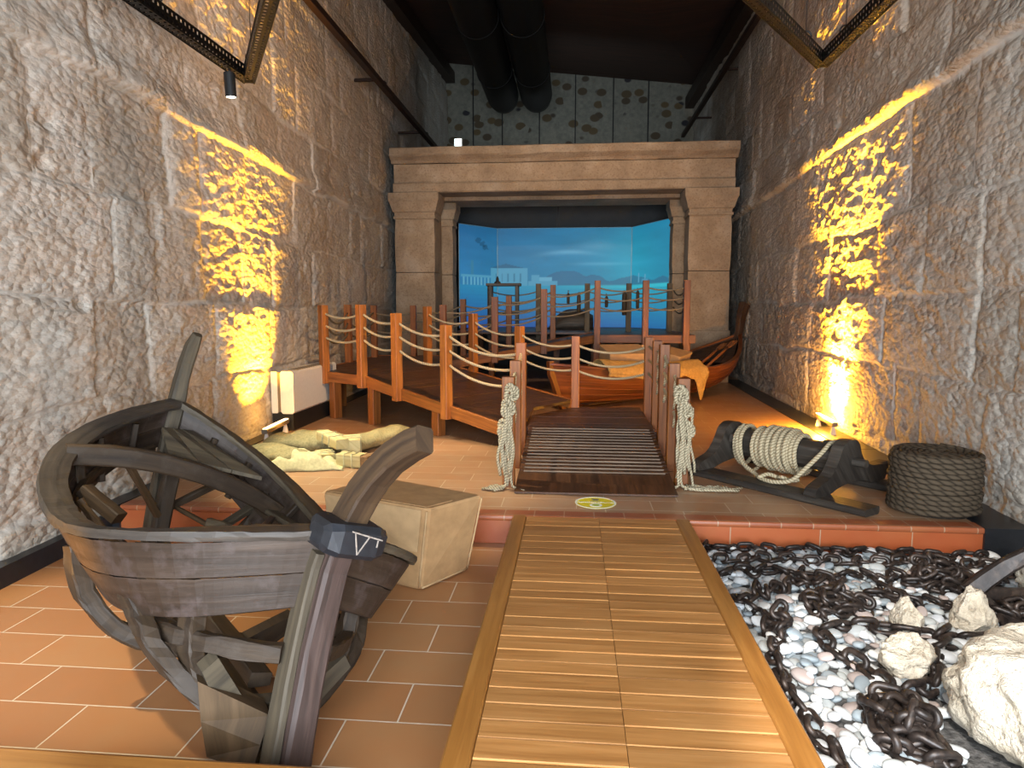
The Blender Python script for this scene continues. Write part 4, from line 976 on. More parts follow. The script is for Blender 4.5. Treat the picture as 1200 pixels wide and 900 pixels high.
# ---------------------------------------------------------------- sacking bundle with tied wooden blocks
def sacks():
    def roll(p, q, r, seed, squash=.5, nose=.5):
        p = V(*p); q = V(*q); d = unit(q - p); sd = unit(np.cross(d, V(0, 0, 1))); rs = []; n = 34; m = 26
        for i in range(n):
            t = i/(n-1); k = max(.05, (1 - abs(2*t - 1)**5)**.5)*(1 + .12*math.sin(t*5 + seed))
            ring = []
            for j in range(m):
                a = 2*PI*j/m; nz = float(fbm(np.array(t*7.0 + seed), np.array(abs(math.cos(a))*2.4 + math.sin(a)), 3, seed)) - .5
                fold = .09*math.sin(t*22 + 3*math.cos(a) + seed)*max(0, math.sin(a)); R_ = r*k*(1 + .55*nz + fold)
                z = max(-r*squash*.9, R_*math.sin(a)*squash); ring.append(lerp(p, q, t) + sd*R_*math.cos(a) + V(0, 0, z + r*squash*.9))
            rs.append(ring)
        b = MB(); b.rings(rs, smooth=True, vper=1); return b
    def sack(nm, p, q, r, seed, m, lab):
        b = roll(p, q, r, seed); o = solo(nm, b, M[m], (p[0], p[1], UP), lab, 'sack')
    z = UP + .004
    sack('sack', (-2.25, 6.22, z), (-1.86, 7.32, z), .17, 2, 'burlap', 'long rolled olive sack pointing at the walkway legs')
    sack('sack', (-3.05, 6.30, z), (-2.28, 6.55, z), .20, 5, 'burlap', 'olive sack lying nearest the amber wall light')
    sack('sack', (-2.98, 6.02, z), (-2.42, 5.72, z), .18, 8, 'burlap', 'wrinkled olive sack in front of the sack by the wall light')
    # crumpled cream canvas
    n, m = 46, 30; P = []
    A = V(-2.72, 5.62); ex = unit(V(.9, .22)); ey = unit(V(-.22, .9))
    for i in range(n):
        row = []
        for j in range(m):
            u, v = i/(n-1), j/(m-1); e = min(1, 6*min(u, 1-u, v, 1-v)); w = .07*(float(vnoise(u*5, v*5, 3)) - .5)
            p = A + ex*(u*.72 + w) + ey*((v - .3)*.42 + w); h = e*(.03 + .15*float(fbm(np.array(u*6.), np.array(v*4.), 4, 12))*math.sin(PI*min(1, u*1.1))**.5)
            h += .02*abs(math.sin(14*u + 6*v))*e; row.append(V(p[0], p[1], UP + .006 + h))
        P.append(row)
    b = MB(); b.grid(P); o = solo('canvas_sheet', b, M['canvas'], (-2.4, 5.6, UP), 'crumpled cream canvas in front of the olive sacks', 'cloth')
    sm = o.modifiers.new('thick', 'SOLIDIFY'); sm.thickness = .006; sm.offset = -1
    def block(nm, p, q, w, h, lab, cord=2, endm=None):
        p = V(*p); q = V(*q); t = thing(nm, tuple(p), lab, 'block', 'tied wooden blocks among the sacks'); d = unit(q - p)
        b = MB(); b.beam(p, q, w, h, ch=.008, jit=.002, seg=2); part('block_body', b, M['pale_wood'], t)
        sd = unit(np.cross(d, V(0, 0, 1))); up = np.cross(sd, d)
        for k in range(cord):
            c = lerp(p, q, (k + 1)/(cord + 1)); b = MB(); b.tube([c + sd*x*(w/2 + .005) + up*y*(h/2 + .005) for x, y in ((-1, -1), (-1, 0), (-1, 1), (0, 1), (1, 1), (1, 0), (1, -1), (0, -1))], .006, 6, loop=True, caps=False); part('cord', b, M['canvas'], t)
        if endm: b = MB(); b.beam(q - d*.002, q + d*.07, w*.92, h*.92, ch=.006); part('end', b, M[endm], t, 'brown end of the block')
    block('wood_block', (-2.42, 6.28, UP + .20), (-2.12, 5.98, UP + .17), .13, .09, 'long pale block lying tied on top of the sacks')
    block('wood_block', (-2.17, 6.40, UP + .10), (-2.06, 6.05, UP + .11), .17, .17, 'chunky pale block tied with cord beside the long olive sack')
    block('wood_block', (-2.34, 6.05, UP + .06), (-2.20, 5.82, UP + .06), .14, .09, 'low pale block half under the canvas')
    block('wood_block', (-2.10, 5.86, UP + .062), (-1.86, 5.80, UP + .062), .14, .115, 'pale block wrapped in canvas with a brown end', 2, 'end_grain')
sacks()
# ---------------------------------------------------------------- pebble bed with rocks, chains and an anchor
BX0, BX1, BY0, BY1 = .815, 2.93, 1.75, 4.47
def rock(name, c, size, seed, rz, label, flat=.0, rough=1.0):
    import bmesh
    bm = bmesh.new(); bmesh.ops.create_icosphere(bm, subdivisions=5, radius=1); P = np.array([v.co[:] for v in bm.verts]); F = [[v.index for v in f.verts] for f in bm.faces]; bm.free()
    rg = np.random.default_rng(seed)
    for k in range(16):                                  # chop facets off, as broken limestone has
        nv = unit(rg.normal(size=3)); dd = rg.uniform(.62, .92); ex = np.maximum(P @ nv - dd, 0); P = P - ex[:, None]*nv*.9
    r = 1 + rough*(.30*(vnoise3(P*1.6, seed) - .5) + .20*(vnoise3(P*4, seed+1) - .5) + .10*(vnoise3(P*9, seed+2) - .5) + .05*(vnoise3(P*20, seed+3) - .5))
    pit = sstep(.70, .82, vnoise3(P*3.4, seed+9)); r -= .16*pit*rough
    P = P*r[:, None]; P = P/np.abs(P).max(0); P = P*np.array(size); cs, sn = math.cos(rz), math.sin(rz)
    P = np.stack([P[:, 0]*cs - P[:, 1]*sn, P[:, 0]*sn + P[:, 1]*cs, P[:, 2]], 1); P[:, 2] = np.maximum(P[:, 2], -size[2]*.62)
    P[:, 2] -= P[:, 2].min(); b = MB(); b.add(P + V(c[0], c[1], c[2]), F, [[(0, 0)]*3 for _ in F], True)
    return solo(name, b, M['rock'], c, label, 'rock')
ROCKS = [('limestone_rock', (1.74, 2.40, .012), (.42, .36, .27), 4, .5, 'biggest white limestone rock at the right edge, pitted and sunlit'),
         ('limestone_rock', (1.62, 2.02, .012), (.20, .15, .12), 14, .2, 'cream limestone rock in the bottom right corner below the biggest rock'),
         ('limestone_rock', (1.97, 3.36, .012), (.125, .10, .15), 21, .4, 'upright pale pointed rock standing beside the anchor arm'),
         ('limestone_rock', (1.65, 3.34, .012), (.105, .08, .115), 33, 1.0, 'blocky rock with a rusty orange left side between the chains'),
         ('limestone_rock', (1.46, 2.92, .012), (.13, .11, .12), 41, .1, 'rough holed rock in the middle of the pebbles, left of the biggest rock'),
         ('limestone_rock', (2.62, 3.85, .012), (.14, .13, .17), 52, .7, 'small pale rock behind the anchor by the right wall')]
for r_ in ROCKS: rock(*r_)
def near_rock(x, y, pad=0):
    return any(((x - c[0])/(s[0]*.9 + pad))**2 + ((y - c[1])/(s[1]*.9 + pad))**2 < 1 for _, c, s, *_r in ROCKS)
def pebble_mesh(seed):
    import bmesh
    rg = np.random.default_rng(seed); bm = bmesh.new(); bmesh.ops.create_icosphere(bm, subdivisions=3, radius=1); P = np.array([v.co[:] for v in bm.verts]); F = [[v.index for v in f.verts] for f in bm.faces]; bm.free()
    r = 1 + .28*(vnoise3(P*1.3, seed) - .5); P = P*r[:, None]; P = np.sign(P)*np.abs(P)**.95*np.array([1, rg.uniform(.62, .85), rg.uniform(.34, .5)])
    return P, F
PEB = [pebble_mesh(s) for s in range(8)]
def bed():
    rg = np.random.default_rng(77); cl = ['white', 'blue', 'pink', 'grey']; pr = [.50, .24, .10, .16]
    lab = {'white': 'smooth white pebble among the rusty chains', 'blue': 'smooth blue grey pebble among the rusty chains', 'pink': 'smooth pinkish pebble among the rusty chains', 'grey': 'smooth pale grey pebble among the rusty chains'}
    meshes = {}
    for c in cl:
        for k, (P, F) in enumerate(PEB):
            b = MB(); b.add(P, F, [[(0, 0)]*3 for _ in F], True); me = b.mesh('pebble'); me.materials.append(M['peb_' + c]); meshes[c, k] = me
    items = []
    step = .058
    for layer in (0, 1):
        for i in range(int((BX1 - BX0)/step)):
            for j in range(int((BY1 - BY0)/step)):
                if layer == 1 and rg.random() > .52: continue
                x = BX0 + (i + .5 + rg.uniform(-.45, .45) + .5*(j % 2))*step; y = BY0 + (j + .5 + rg.uniform(-.45, .45))*step
                if not (BX0 + .025 < x < XR(y) - .075 and BY0 < y < BY1 - .03): continue
                if near_rock(x, y): continue
                s_ = rg.uniform(.028, .047)*(1.15 if rg.random() < .15 else 1)
                items.append((y, x, layer, s_, int(rg.integers(8)), rg.choice(cl, p=pr), rg.uniform(0, 2*PI), rg.normal(0, .22), rg.normal(0, .22)))
    vis = sorted([it for it in items if it[2] == 1 and it[0] > 1.95 and it[1] < .05 + .74*it[0]], key=lambda t: t[0])
    ind = set(id(t) for t in vis[:300]); stuff = {c: MB() for c in cl}
    for it in items:
        y, x, layer, s_, k, c, rz, rx, ry = it; z = .016 + .012*layer*1.7 + s_*.36*layer*.5 + rg.uniform(0, .006)
        if id(it) in ind:
            o = bpy.data.objects.new('pebble', meshes[c, k]); COL.objects.link(o); o.location = (x, y, z + .006); o.rotation_euler = (rx, ry, rz); o.scale = (s_,)*3
            tag(o, lab[c], 'pebble', {'white': 'white pebbles', 'blue': 'blue grey pebbles', 'pink': 'pinkish pebbles', 'grey': 'pale grey pebbles'}[c])
        else:
            P, F = PEB[k]; Rm = np.array(Matrix.Rotation(rz, 3, 'Z') @ Matrix.Rotation(ry, 3, 'Y') @ Matrix.Rotation(rx, 3, 'X'))
            stuff[c].add((P*s_) @ Rm.T + V(x, y, z), F, [[(0, 0)]*3 for _ in F], True)
    for c in cl:
        me = stuff[c].mesh('pebbles'); me.materials.append(M['peb_' + c]); o = bpy.data.objects.new('pebbles', me); COL.objects.link(o)
        tag(o, {'white': 'bed of smaller white pebbles filling the ground under the chains', 'blue': 'bed of smaller blue grey pebbles scattered through the ground under the chains', 'pink': 'bed of smaller pinkish pebbles scattered through the ground under the chains', 'grey': 'bed of smaller pale grey pebbles scattered through the ground under the chains'}[c], 'pebbles', None, 'stuff')
bed()
def link_mesh(LL=.118, WW=.074, r=.0125):
    b = MB(); pts = []; hl = LL/2 - WW/2; R_ = WW/2 - r
    for k in range(9): a = -PI/2 + PI*k/8; pts.append(V(hl + R_*math.cos(a), R_*math.sin(a), 0))
    for k in range(9): a = PI/2 + PI*k/8; pts.append(V(-hl + R_*math.cos(a), R_*math.sin(a), 0))
    b.tube(pts, r, 8, loop=True, caps=False); me = b.mesh('link'); normals_out(me); me.materials.append(M['rust']); return me
LINK = link_mesh(); LINK_BIG = link_mesh(.136, .086, .0148)
PITCH = .078
def gz(x, y):
    z = .058
    for _, c, s, *_r in ROCKS:
        q = ((x - c[0])/(s[0]*.95))**2 + ((y - c[1])/(s[1]*.95))**2
        if q < 1: z = max(z, min(c[2] + s[2]*1.25*math.sqrt(1 - q), .34))
    return z
HEAP = {}
def chain(label, path, seed, big=False, jitter=.02, n_max=100, layer=True, zf=None):
    rg = random.Random(seed); pit = PITCH*(1.16 if big else 1); P = [V(*p) for p in path]; Q = []
    for i in range(len(P)-1):
        n = max(2, int(np.linalg.norm(P[i+1] - P[i])/.02))
        for k in range(n):
            t = k/n; a = P[max(i-1, 0)]; b_ = P[i]; c = P[i+1]; d = P[min(i+2, len(P)-1)]
            Q.append(.5*((2*b_) + (-a+c)*t + (2*a-5*b_+4*c-d)*t*t + (-a+3*b_-3*c+d)*t**3))
    Q.append(P[-1]); pts = [Q[0]]; acc = 0
    for i in range(1, len(Q)):
        while True:
            dd = np.linalg.norm(Q[i] - pts[-1])
            if dd < pit: break
            pts.append(pts[-1] + (Q[i] - pts[-1])/dd*pit)
    root = thing('anchor_chain', (*pts[0], .03), label, 'chain'); r0 = np.array(root.location); me = LINK_BIG if big else LINK
    for i in range(min(len(pts)-1, n_max)):
        p = pts[i]; q = pts[i+1]; m = (p + q)/2 + V(rg.uniform(-jitter, jitter)*.3, rg.uniform(-jitter, jitter)*.3)
        def hz(x, y):
            key = (round(x/.06), round(y/.06)); return key, gz(x, y) + .017*min(7, HEAP.get(key, 0))
        key, zm = hz(*m); z0 = hz(*p)[1]; z1 = hz(*q)[1]
        HEAP[key] = HEAP.get(key, 0) + (1 if layer else 0)
        pitch = max(-.6, min(.6, math.atan2(z1 - z0, pit))) + rg.uniform(-.12, .12)
        roll = (.35 if i % 2 else -1.1) + rg.uniform(-.35, .35)
        if i % 2: zz = zm + .004
        else: zz = zm + .018
        yaw = math.atan2(q[1] - p[1], q[0] - p[0]) + rg.uniform(-.12, .12)
        o = bpy.data.objects.new('link', me); COL.objects.link(o); o.parent = root; o.location = (float(m[0] - r0[0]), float(m[1] - r0[1]), float(zz - r0[2]))
        o.rotation_euler = (Matrix.Rotation(yaw, 3, 'Z') @ Matrix.Rotation(-pitch, 3, 'Y') @ Matrix.Rotation(roll, 3, 'X')).to_euler()
def scribble(cx, cy, rx, ry, n, seed):
    rg = random.Random(seed); a = rg.uniform(0, 6.28); out = []
    for k in range(n):
        a += rg.uniform(1.6, 2.9); r = rg.uniform(.35, 1); out.append((cx + rx*r*math.cos(a), cy + ry*r*math.sin(a)))
    return out
def wavy(x0, x1, y0, y1, n, amp, seed):
    rg = random.Random(seed); out = []
    for k in range(n):
        t = k/(n-1); out.append((lerp(x0, x1, t) + rg.uniform(-.06, .06), lerp(y0, y1, t) + amp*(1 if k % 2 else -1)*rg.uniform(.4, 1)))
    return out
chain('rusty chain heaped in a tall tangle at the bottom right beside the biggest rock', scribble(1.21, 2.44, .14, .26, 26, 1) + [(1.32, 2.72)], 1, True, n_max=74)
chain('rusty chain running up from the front tangle between the rocks to the anchor', [(1.34, 2.70), (1.50, 2.78), (1.60, 2.98), (1.70, 3.14), (1.86, 3.20), (2.05, 3.22), (2.25, 3.25), (2.5, 3.3), (2.75, 3.35)], 2, True)
chain('rusty chain loop lying over the pebbles left of the holed rock', [(1.30, 2.72), (1.28, 2.86), (1.20, 3.02), (1.18, 3.18), (1.30, 3.28), (1.45, 3.30), (1.58, 3.26), (1.70, 3.20), (1.80, 3.28)], 3, True)
chain('rusty chain bunched in the middle of the bed in front of the blocky rock', scribble(1.36, 3.52, .20, .17, 20, 5), 4, n_max=80)
chain('rusty chain trailing along the right edge of the plank bridge', [(.92, 3.5), (.98, 3.30), (1.02, 3.18), (.94, 3.08), (.90, 2.95), (.90, 2.78), (.87, 2.62), (.92, 2.5), (.88, 2.38), (.94, 2.28), (.89, 2.15), (.99, 2.06), (.9, 1.95), (1.02, 1.86)], 5)
chain('rusty chain coiled in a small ring on the pebbles beside the bridge edge', scribble(1.0, 3.22, .11, .11, 12, 8), 6, n_max=40)
chain('rusty chain running in waves against the step, farthest back of the chains', wavy(.86, 2.62, 4.36, 4.34, 24, .055, 9), 7, n_max=95)
chain('rusty chain spread in zigzags just in front of the chain by the step', wavy(2.8, .88, 4.20, 4.16, 18, .07, 10), 8, n_max=70)
chain('rusty chain spread in zigzags across the middle of the far pebbles', wavy(.88, 2.75, 3.95, 3.98, 18, .10, 11), 9, n_max=70)
chain('rusty chain lying left of the bunched chain from the far pebbles to the bridge', wavy(1.45, .88, 3.86, 3.55, 14, .10, 12), 10, n_max=70)
chain('rusty chain heaped behind the pointed rock near the right wall', scribble(2.10, 3.88, .30, .16, 22, 13), 11, n_max=90)
chain('rusty chain tangled around the foot of the anchor', scribble(2.28, 3.45, .20, .15, 18, 14), 12, n_max=70)
chain('rusty chain winding between the blocky rock and the pointed rock', wavy(1.55, 2.0, 3.72, 3.55, 14, .09, 15), 13, n_max=60)
def anchor():
    root = thing('anchor', (2.25, 3.62, .1), 'rusty iron anchor arm curving up at the right edge above the chains', 'anchor')
    c = V(2.10, 3.66, .10)
    def arm(P, w0, w1, nm):
        P = [V(*p) for p in P]; b = MB(); n = len(P); b.sweep(P, .06, .075, (0, .3, 1), .012, .002, [lerp(w0, w1, i/(n-1)) for i in range(n)]); part(nm, b, M['rust'], root)
    arm([(2.08, 3.60, .13), (2.15, 3.60, .20), (2.25, 3.60, .28), (2.37, 3.59, .36), (2.50, 3.58, .44), (2.62, 3.57, .52)], 1.25, .8, 'arm')
    arm([(2.08, 3.60, .14), (2.12, 3.50, .10), (2.16, 3.38, .07), (2.25, 3.25, .06), (2.38, 3.12, .06)], 1.1, .75, 'arm')
    arm([(2.08, 3.60, .13), (2.35, 3.66, .10), (2.62, 3.72, .09), (2.86, 3.76, .09)], 1.0, .9, 'shank')
    b = MB(); b.prism([V(2.56, 3.48, .47), V(2.68, 3.50, .54), V(2.70, 3.64, .56), V(2.58, 3.68, .50)], (-.3, 0, 1), .02); part('fluke', b, M['rust'], root)
anchor()
# ---------------------------------------------------------------- stone portal, screen, ducts, rails, lamps
def portal():
    root = thing('stone_portal', (-.3, 13.8, UP), 'carved sandstone portal with a moulded lintel and paired pillars at the back of the hall', 'portal')
    y0 = 13.4; dep = .62
    def slab(nm, prof_front, x0, x1, par=root):               # profile (y, z) front outline extruded across x with worn jitter
        b = MB(); n = 14; rs = []
        for i in range(n):
            x = lerp(x0, x1, i/(n-1)); rs.append([V(x, y + RNG.uniform(-.006, .006), z + RNG.uniform(-.006, .006)) for y, z in prof_front])
        b.rings(rs); return part(nm, b, M['portal'], par)
    slab('cornice', [(y0 + dep, 4.47), (y0, 4.47), (y0 - .05, 4.52), (y0 - .14, 4.58), (y0 - .16, 4.60), (y0 - .16, 4.74), (y0 - .1, 4.76), (y0 + dep, 4.76)], -3.60, 3.06)
    slab('lintel', [(y0 + dep, 4.10), (y0 + .04, 4.10), (y0 + .02, 4.13), (y0 + .02, 4.46), (y0 + dep, 4.46)], -3.56, 3.02)
    slab('architrave', [(y0 + dep, 3.91), (y0 - .01, 3.91), (y0 - .03, 3.93), (y0 - .03, 4.08), (y0, 4.10), (y0 + dep, 4.10)], -3.57, 3.02)
    def pillar(xa, xb, y, d, ztop, zcap, zneck, ov, zb=UP, nm='pillar', joints=(2.36,)):
        b = MB()
        zz = [zb, *joints, zneck - .06]
        for k in range(len(zz)-1):
            rs = []
            for z in np.linspace(zz[k] + .006, zz[k+1] - .006, 6):
                j = lambda: RNG.uniform(-.004, .004); in_ = .012 if z in (zz[k] + .006, zz[k+1] - .006) else 0
                rs.append([V(xa+in_+j(), y+in_+j(), z), V(xb-in_+j(), y+in_+j(), z), V(xb-in_+j(), y+d, z), V(xa+in_+j(), y+d, z)])
            b.rings(rs)
        p = part(nm, b, M['portal'], root); b = MB(); rs = []
        for o, z in ((-.004, zneck - .065), (-.004, zneck - .05), (.02, zneck - .045), (.02, zneck), (.0, zneck + .005), (.005, zcap), (.03, zcap + .02), (ov*.8, zcap + (ztop-zcap)*.5), (ov, zcap + (ztop-zcap)*.62), (ov, ztop)):
            rs.append([V(xa-o, y-o, z), V(xb+o, y-o, z), V(xb+o, y+d, z), V(xa-o, y+d, z)])
        b.rings(rs); part('capital', b, M['portal'], root); return p
    pillar(-3.56, -2.76, y0 + .02, .55, 3.905, 3.53, 3.46, .10)
    pillar(2.19, 2.99, y0 + .02, .55, 3.905, 3.53, 3.46, .10)
    b = MB(); b.box((-3.16, y0 + .28, .66), (.86, .6, .92)); b.box((2.59, y0 + .28, .66), (.86, .6, .92)) ; 
    for x in (-3.16, 2.59):
        b = MB(); b.box((x, y0 + .27, .71), (.84, .60, 1.02), ch=.02); part('plinth', b, M['portal'], root, 'paler plinth block')
    # inner order
    pillar(-2.84, -2.56, y0 + .95, .45, 3.84, 3.50, 3.42, .09, nm='inner_pillar'); pillar(2.02, 2.30, y0 + .95, .45, 3.84, 3.50, 3.42, .09, nm='inner_pillar')
    for xa, xb in ((-2.96, -2.80), (2.26, 2.42)):
        b = MB(); b.rings([[V(xa, y0 + .5, z), V(xb, y0 + .5, z), V(xb, y0 + 1.0, z), V(xa, y0 + 1.0, z)] for z in (UP, 3.9)]); part('jamb', b, M['portal'], root)
    slab('inner_lintel', [(y0 + 1.5, 3.84), (y0 + .60, 3.84), (y0 + .60, 3.98), (y0 + 1.5, 3.98)], -3.3, 2.75)
portal()
def screen():
    root = thing('projection_screen', (-.25, 16.5, 1.2), 'large blue three-panel screen showing a cloudy harbour inside the stone portal', 'screen')
    XA, XB, XC, XD = -2.62, -1.85, 1.37, 2.06; YA, YB, YD = 15.45, 16.5, 15.0; z0, z1 = 1.20, 3.57
    bounds = [0, .20, .80, 1.0]
    def paint(u, v):        # u 0..1 across the whole panorama, v 0..1 up
        u = np.asarray(u); v = np.asarray(v); hz = .445
        top = np.stack([.022 + .0*u, .15 + .12*u, .36 + .10*u], -1); low = np.stack([.035 + .0*u, .23 + .12*u, .48 + .06*u], -1)
        k = np.clip((v - hz)/(1 - hz), 0, 1)[..., None]; c = low*(1 - k) + top*k
        cl = fbm(u*6, v*9, 4, 3); c = c*(.82 + .36*cl[..., None])
        streak = np.exp(-((v - .72 + .04*np.sin(u*9))/.022)**2)*np.exp(-((u - .52)/.11)**2) + .6*np.exp(-((v - .64)/.015)**2)*np.exp(-((u - .66)/.12)**2) + .5*np.exp(-((v - .82)/.05)**2)*np.exp(-((u-.64)/.08)**2)
        c = c + streak[..., None]*np.array([.10, .16, .16])
        glow = np.exp(-((u - .80)/.13)**2)*np.exp(-((v - .66)/.35)**2); c = c + glow[..., None]*np.array([0, .10, .09])
        h1 = hz + .02 + .105*np.exp(-((u - .50)/.075)**2) + .045*np.exp(-((u - .62)/.06)**2) + .05*np.exp(-((u - .81)/.035)**2) + .012*np.sin(u*60) + .02*vnoise(u*40, u*0, 4)
        m = (v < h1) & (v > hz - .02) & (u > .37); c[m] = c[m]*.42 + np.array([.03, .075, .14])
        t = np.array([.10, .38, .58]); t2 = np.array([.15, .46, .66])
        def bld(a, b_, hb, ht, col):
            q = (u > a) & (u < b_) & (v > hb) & (v < ht); c[q] = col
        q = (u > .165) & (u < .335) & (v > .42) & (v < .60 + .0*u); c[q] = t
        q = (u > .155) & (u < .325) & (v >= .60) & (v < .60 + .55*np.minimum(u - .155, .325 - u)); c[q] = np.array([.03, .15, .28])
        bld(.355, .39, .42, .53, t); bld(.39, .445, .42, .505, t2); bld(.34, .47, .42, .47, t)
        for i in range(8): bld(.02 + i*.018, .028 + i*.018, .40, .50, t2)
        bld(.01, .165, .50, .52, t); bld(.06, .075, .52, .66, np.array([.05, .24, .40])); bld(.84, .845, hz, .54, t2); bld(.875, .88, hz, .52, t2); bld(.86, .89, hz, .48, t)
        for i in range(5): bld(.19 + i*.028, .196 + i*.028, .46, .55, np.array([.05, .23, .38]))
        # the dark emblem-like bird shapes high on the left panel
        for a, b_ in ((.10, .86), (.135, .80), (.12, .83)):
            q = ((u - a)/.02)**2 + ((v - b_)/.035)**2 < 1 - .9*vnoise(u*90, v*40, 8); c[q] = c[q]*.6
        w = v <= hz - .02; kk = np.clip((hz - .02 - v)/(hz), 0, 1)
        wc = np.stack([.03 + .01*u - .01*kk, .28 + .20*u - .22*kk - .08*u*kk, .52 + .10*u - .14*kk], -1); wc = wc*(.92 + .16*fbm(u*10, v*60, 3, 6)[..., None])
        c[w] = wc[w]; br = (np.abs(v - (hz - .035)) < .018) & (u > .48); c[br] = c[br] + np.array([.03, .30, .26])*((u[br] - .4)[..., None])
        return np.clip(c, 0, 1)
    t = NT('lit_screen_picture'); at = t.n('ShaderNodeAttribute', attribute_name='picture'); t.l(at.outputs['Color'], t.b.inputs['Emission Color']); t.b.inputs['Emission Strength'].default_value = .72
    sm = t.done(lin('20303c'), .6)
    for i, (xa, ya, xb, yb) in enumerate(((XA, YA, XB, YB), (XB, YB, XC, YB), (XC, YB, XD, YD))):
        n = 170 if i == 1 else 70; m = 130; P = np.zeros((n, m, 3)); U = np.zeros((n, m)); Vv = np.zeros((n, m))
        for k in range(n):
            f = k/(n-1); P[k, :, 0] = lerp(xa, xb, f); P[k, :, 1] = lerp(ya, yb, f); P[k, :, 2] = np.linspace(z0, z1, m); U[k] = lerp(bounds[i], bounds[i+1], f); Vv[k] = np.linspace(0, 1, m)
        b = MB(); b.grid(P, smooth=False); me = b.mesh('picture_panel', root_loc(root)); ca = me.color_attributes.new('picture', 'FLOAT_COLOR', 'POINT')
        c = np.concatenate([paint(U, Vv), np.ones((n, m, 1))], -1); ca.data.foreach_set('color', c.reshape(-1).astype(np.float32)); me.materials.append(sm)
        o = bpy.data.objects.new('picture_panel', me); COL.objects.link(o); o.parent = root
        d = unit(V(xb - xa, yb - ya, 0)); nn = V(-d[1], d[0], 0)
        b = MB(); p = V(xa, ya, 0) + nn*.03; q = V(xb, yb, 0) + nn*.03; b.beam((p[0], p[1], (z0+z1)/2), (q[0], q[1], (z0+z1)/2), .04, z1 - z0); part('backing', b, M['black'], root)
        b = MB()
        for (ex, ey) in ((xa, ya), (xb, yb)): b.beam((ex - nn[0]*.006, ey - nn[1]*.006, z0), (ex - nn[0]*.006, ey - nn[1]*.006, z1), .012, .012, up=(0, 1, 0), ch=.002)
        b.beam((xa - nn[0]*.006, ya - nn[1]*.006, z1), (xb - nn[0]*.006, yb - nn[1]*.006, z1), .012, .012, ch=.002); part('frame', b, M['steel_blue'], root)
screen()
b = MB(); b.box((-.3, 17.2, 2.6), (7.2, .08, 4.8)); struct('wall_stage', b, M['dark_panel'])
b = MB(); b.box((-.4, 17.14, 2.6), (.03, .02, 4.6)); struct('trim_10', b, M['black'])
b = MB(); b.box((-.3, 16.08, 4.35), (7.0, 2.2, .06)); struct('ceiling_stage', b, M['dark_panel'])
# white lamp box on the lintel
root = thing('lamp_box', (-2.27, 13.45, 4.765), 'small white lit box standing on top of the portal lintel', 'lamp')
b = MB(); b.box((-2.27, 13.46, 4.85), (.15, .10, .165)); part('case', b, M['white_paint'], root)
b = MB(); b.box((-2.27, 13.405, 4.85), (.135, .008, .15)); part('lit_face', b, M['exit_white'], root)
# timber table and dark boat on the stage
def table():
    root = thing('timber_table', (-1.2, 12.6, 1.2), 'dark timber table with a small pulley on top at the left of the stage', 'table')
    y = 12.66; z = 2.08
    b = MB(); b.beam((-1.62, y, z), (-.98, y, z), .28, .05); part('table_top', b, M['black_wood'], root)
    for x in (-1.54, -1.05):
        for dy in (-.09, .09): b = MB(); b.beam((x, y + dy, 1.2), (x, y + dy, z - .02), .06, .06, up=(0, 1, 0)); part('leg', b, M['black_wood'], root)
    b = MB(); b.beam((-1.54, y, 1.55), (-1.05, y, 1.55), .04, .05); part('stretcher', b, M['black_wood'], root)
    b = MB(); b.lathe([(.01, z + .025), (.06, z + .025), (.06, z + .05), (.03, z + .07), (.025, z + .12), (.005, z + .16)], (-1.42, y, 0), 12); part('pulley', b, M['black'], root)
table()
def skiff():
    root = thing('skiff', (.0, 14.6, 1.2), 'dark upturned skiff lying on the stage in front of the blue screen', 'boat')
    b = MB(); rs = []; n = 18
    for i in range(n):
        t = i/(n-1); x = lerp(-.55, .42, t); w = .30*(1 - abs(t*1.25 - .75)**2.4)**.6 if abs(t*1.25 - .75) < 1 else .02; h = .40*(1 - (max(0, .55 - t)/.55)**2.2)*(1 if t < .8 else 1 - .25*(t - .8)/.2)
        rs.append([V(x, 14.6 + w*math.cos(a), 1.205 + max(.02, h)*math.sin(a)**.8) for a in np.linspace(0, PI, 14)])
    b.rings(rs, smooth=True); part('hull', b, M['black_wood'], root)
    b = MB(); b.tube([V(x, 14.6, 1.21 + .40*(1 - (max(0, .55 - (x+.55)/.97)/.55)**2.2) + .01) for x in np.linspace(-.4, .3, 12)], .018, 6); part('keel', b, M['black_wood'], root)
skiff()
# two round black ducts under the roof
for x, lab in ((-1.97, 'black round duct under the roof, the left of the pair'), (-1.06, 'black round duct under the roof, the right of the pair')):
    ye = 19.4; zc = 7.42; root = thing('air_duct', (x, 10, zc), lab, 'duct', 'ceiling ducts')
    b = MB(); N = 24
    b.rings([[V(x + r*math.cos(2*PI*k/N), y, zc + .06*(ye-y)*0 + r*math.sin(2*PI*k/N)) for k in range(N)] for y, r in [(4.0, .43), (10, .43), (19.0, .43), (19.3, .39), (19.4, .2)]], smooth=True); part('pipe', b, M['duct'], root)
    for y in (8, 11, 14, 17):
        b = MB(); b.rings([[V(x +   .445*math.cos(2*PI*k/N), y + dy, zc +   .445*math.sin(2*PI*k/N)) for k in range(N)] for dy in (0, .06)]); part('flange', b, M['duct'], root)
        b = MB(); b.tube([V(x, y + .03, zc + .3), V(x, y + .03, zl(y) + .02)], .012, 6); part('hanger', b, M['duct'], root)
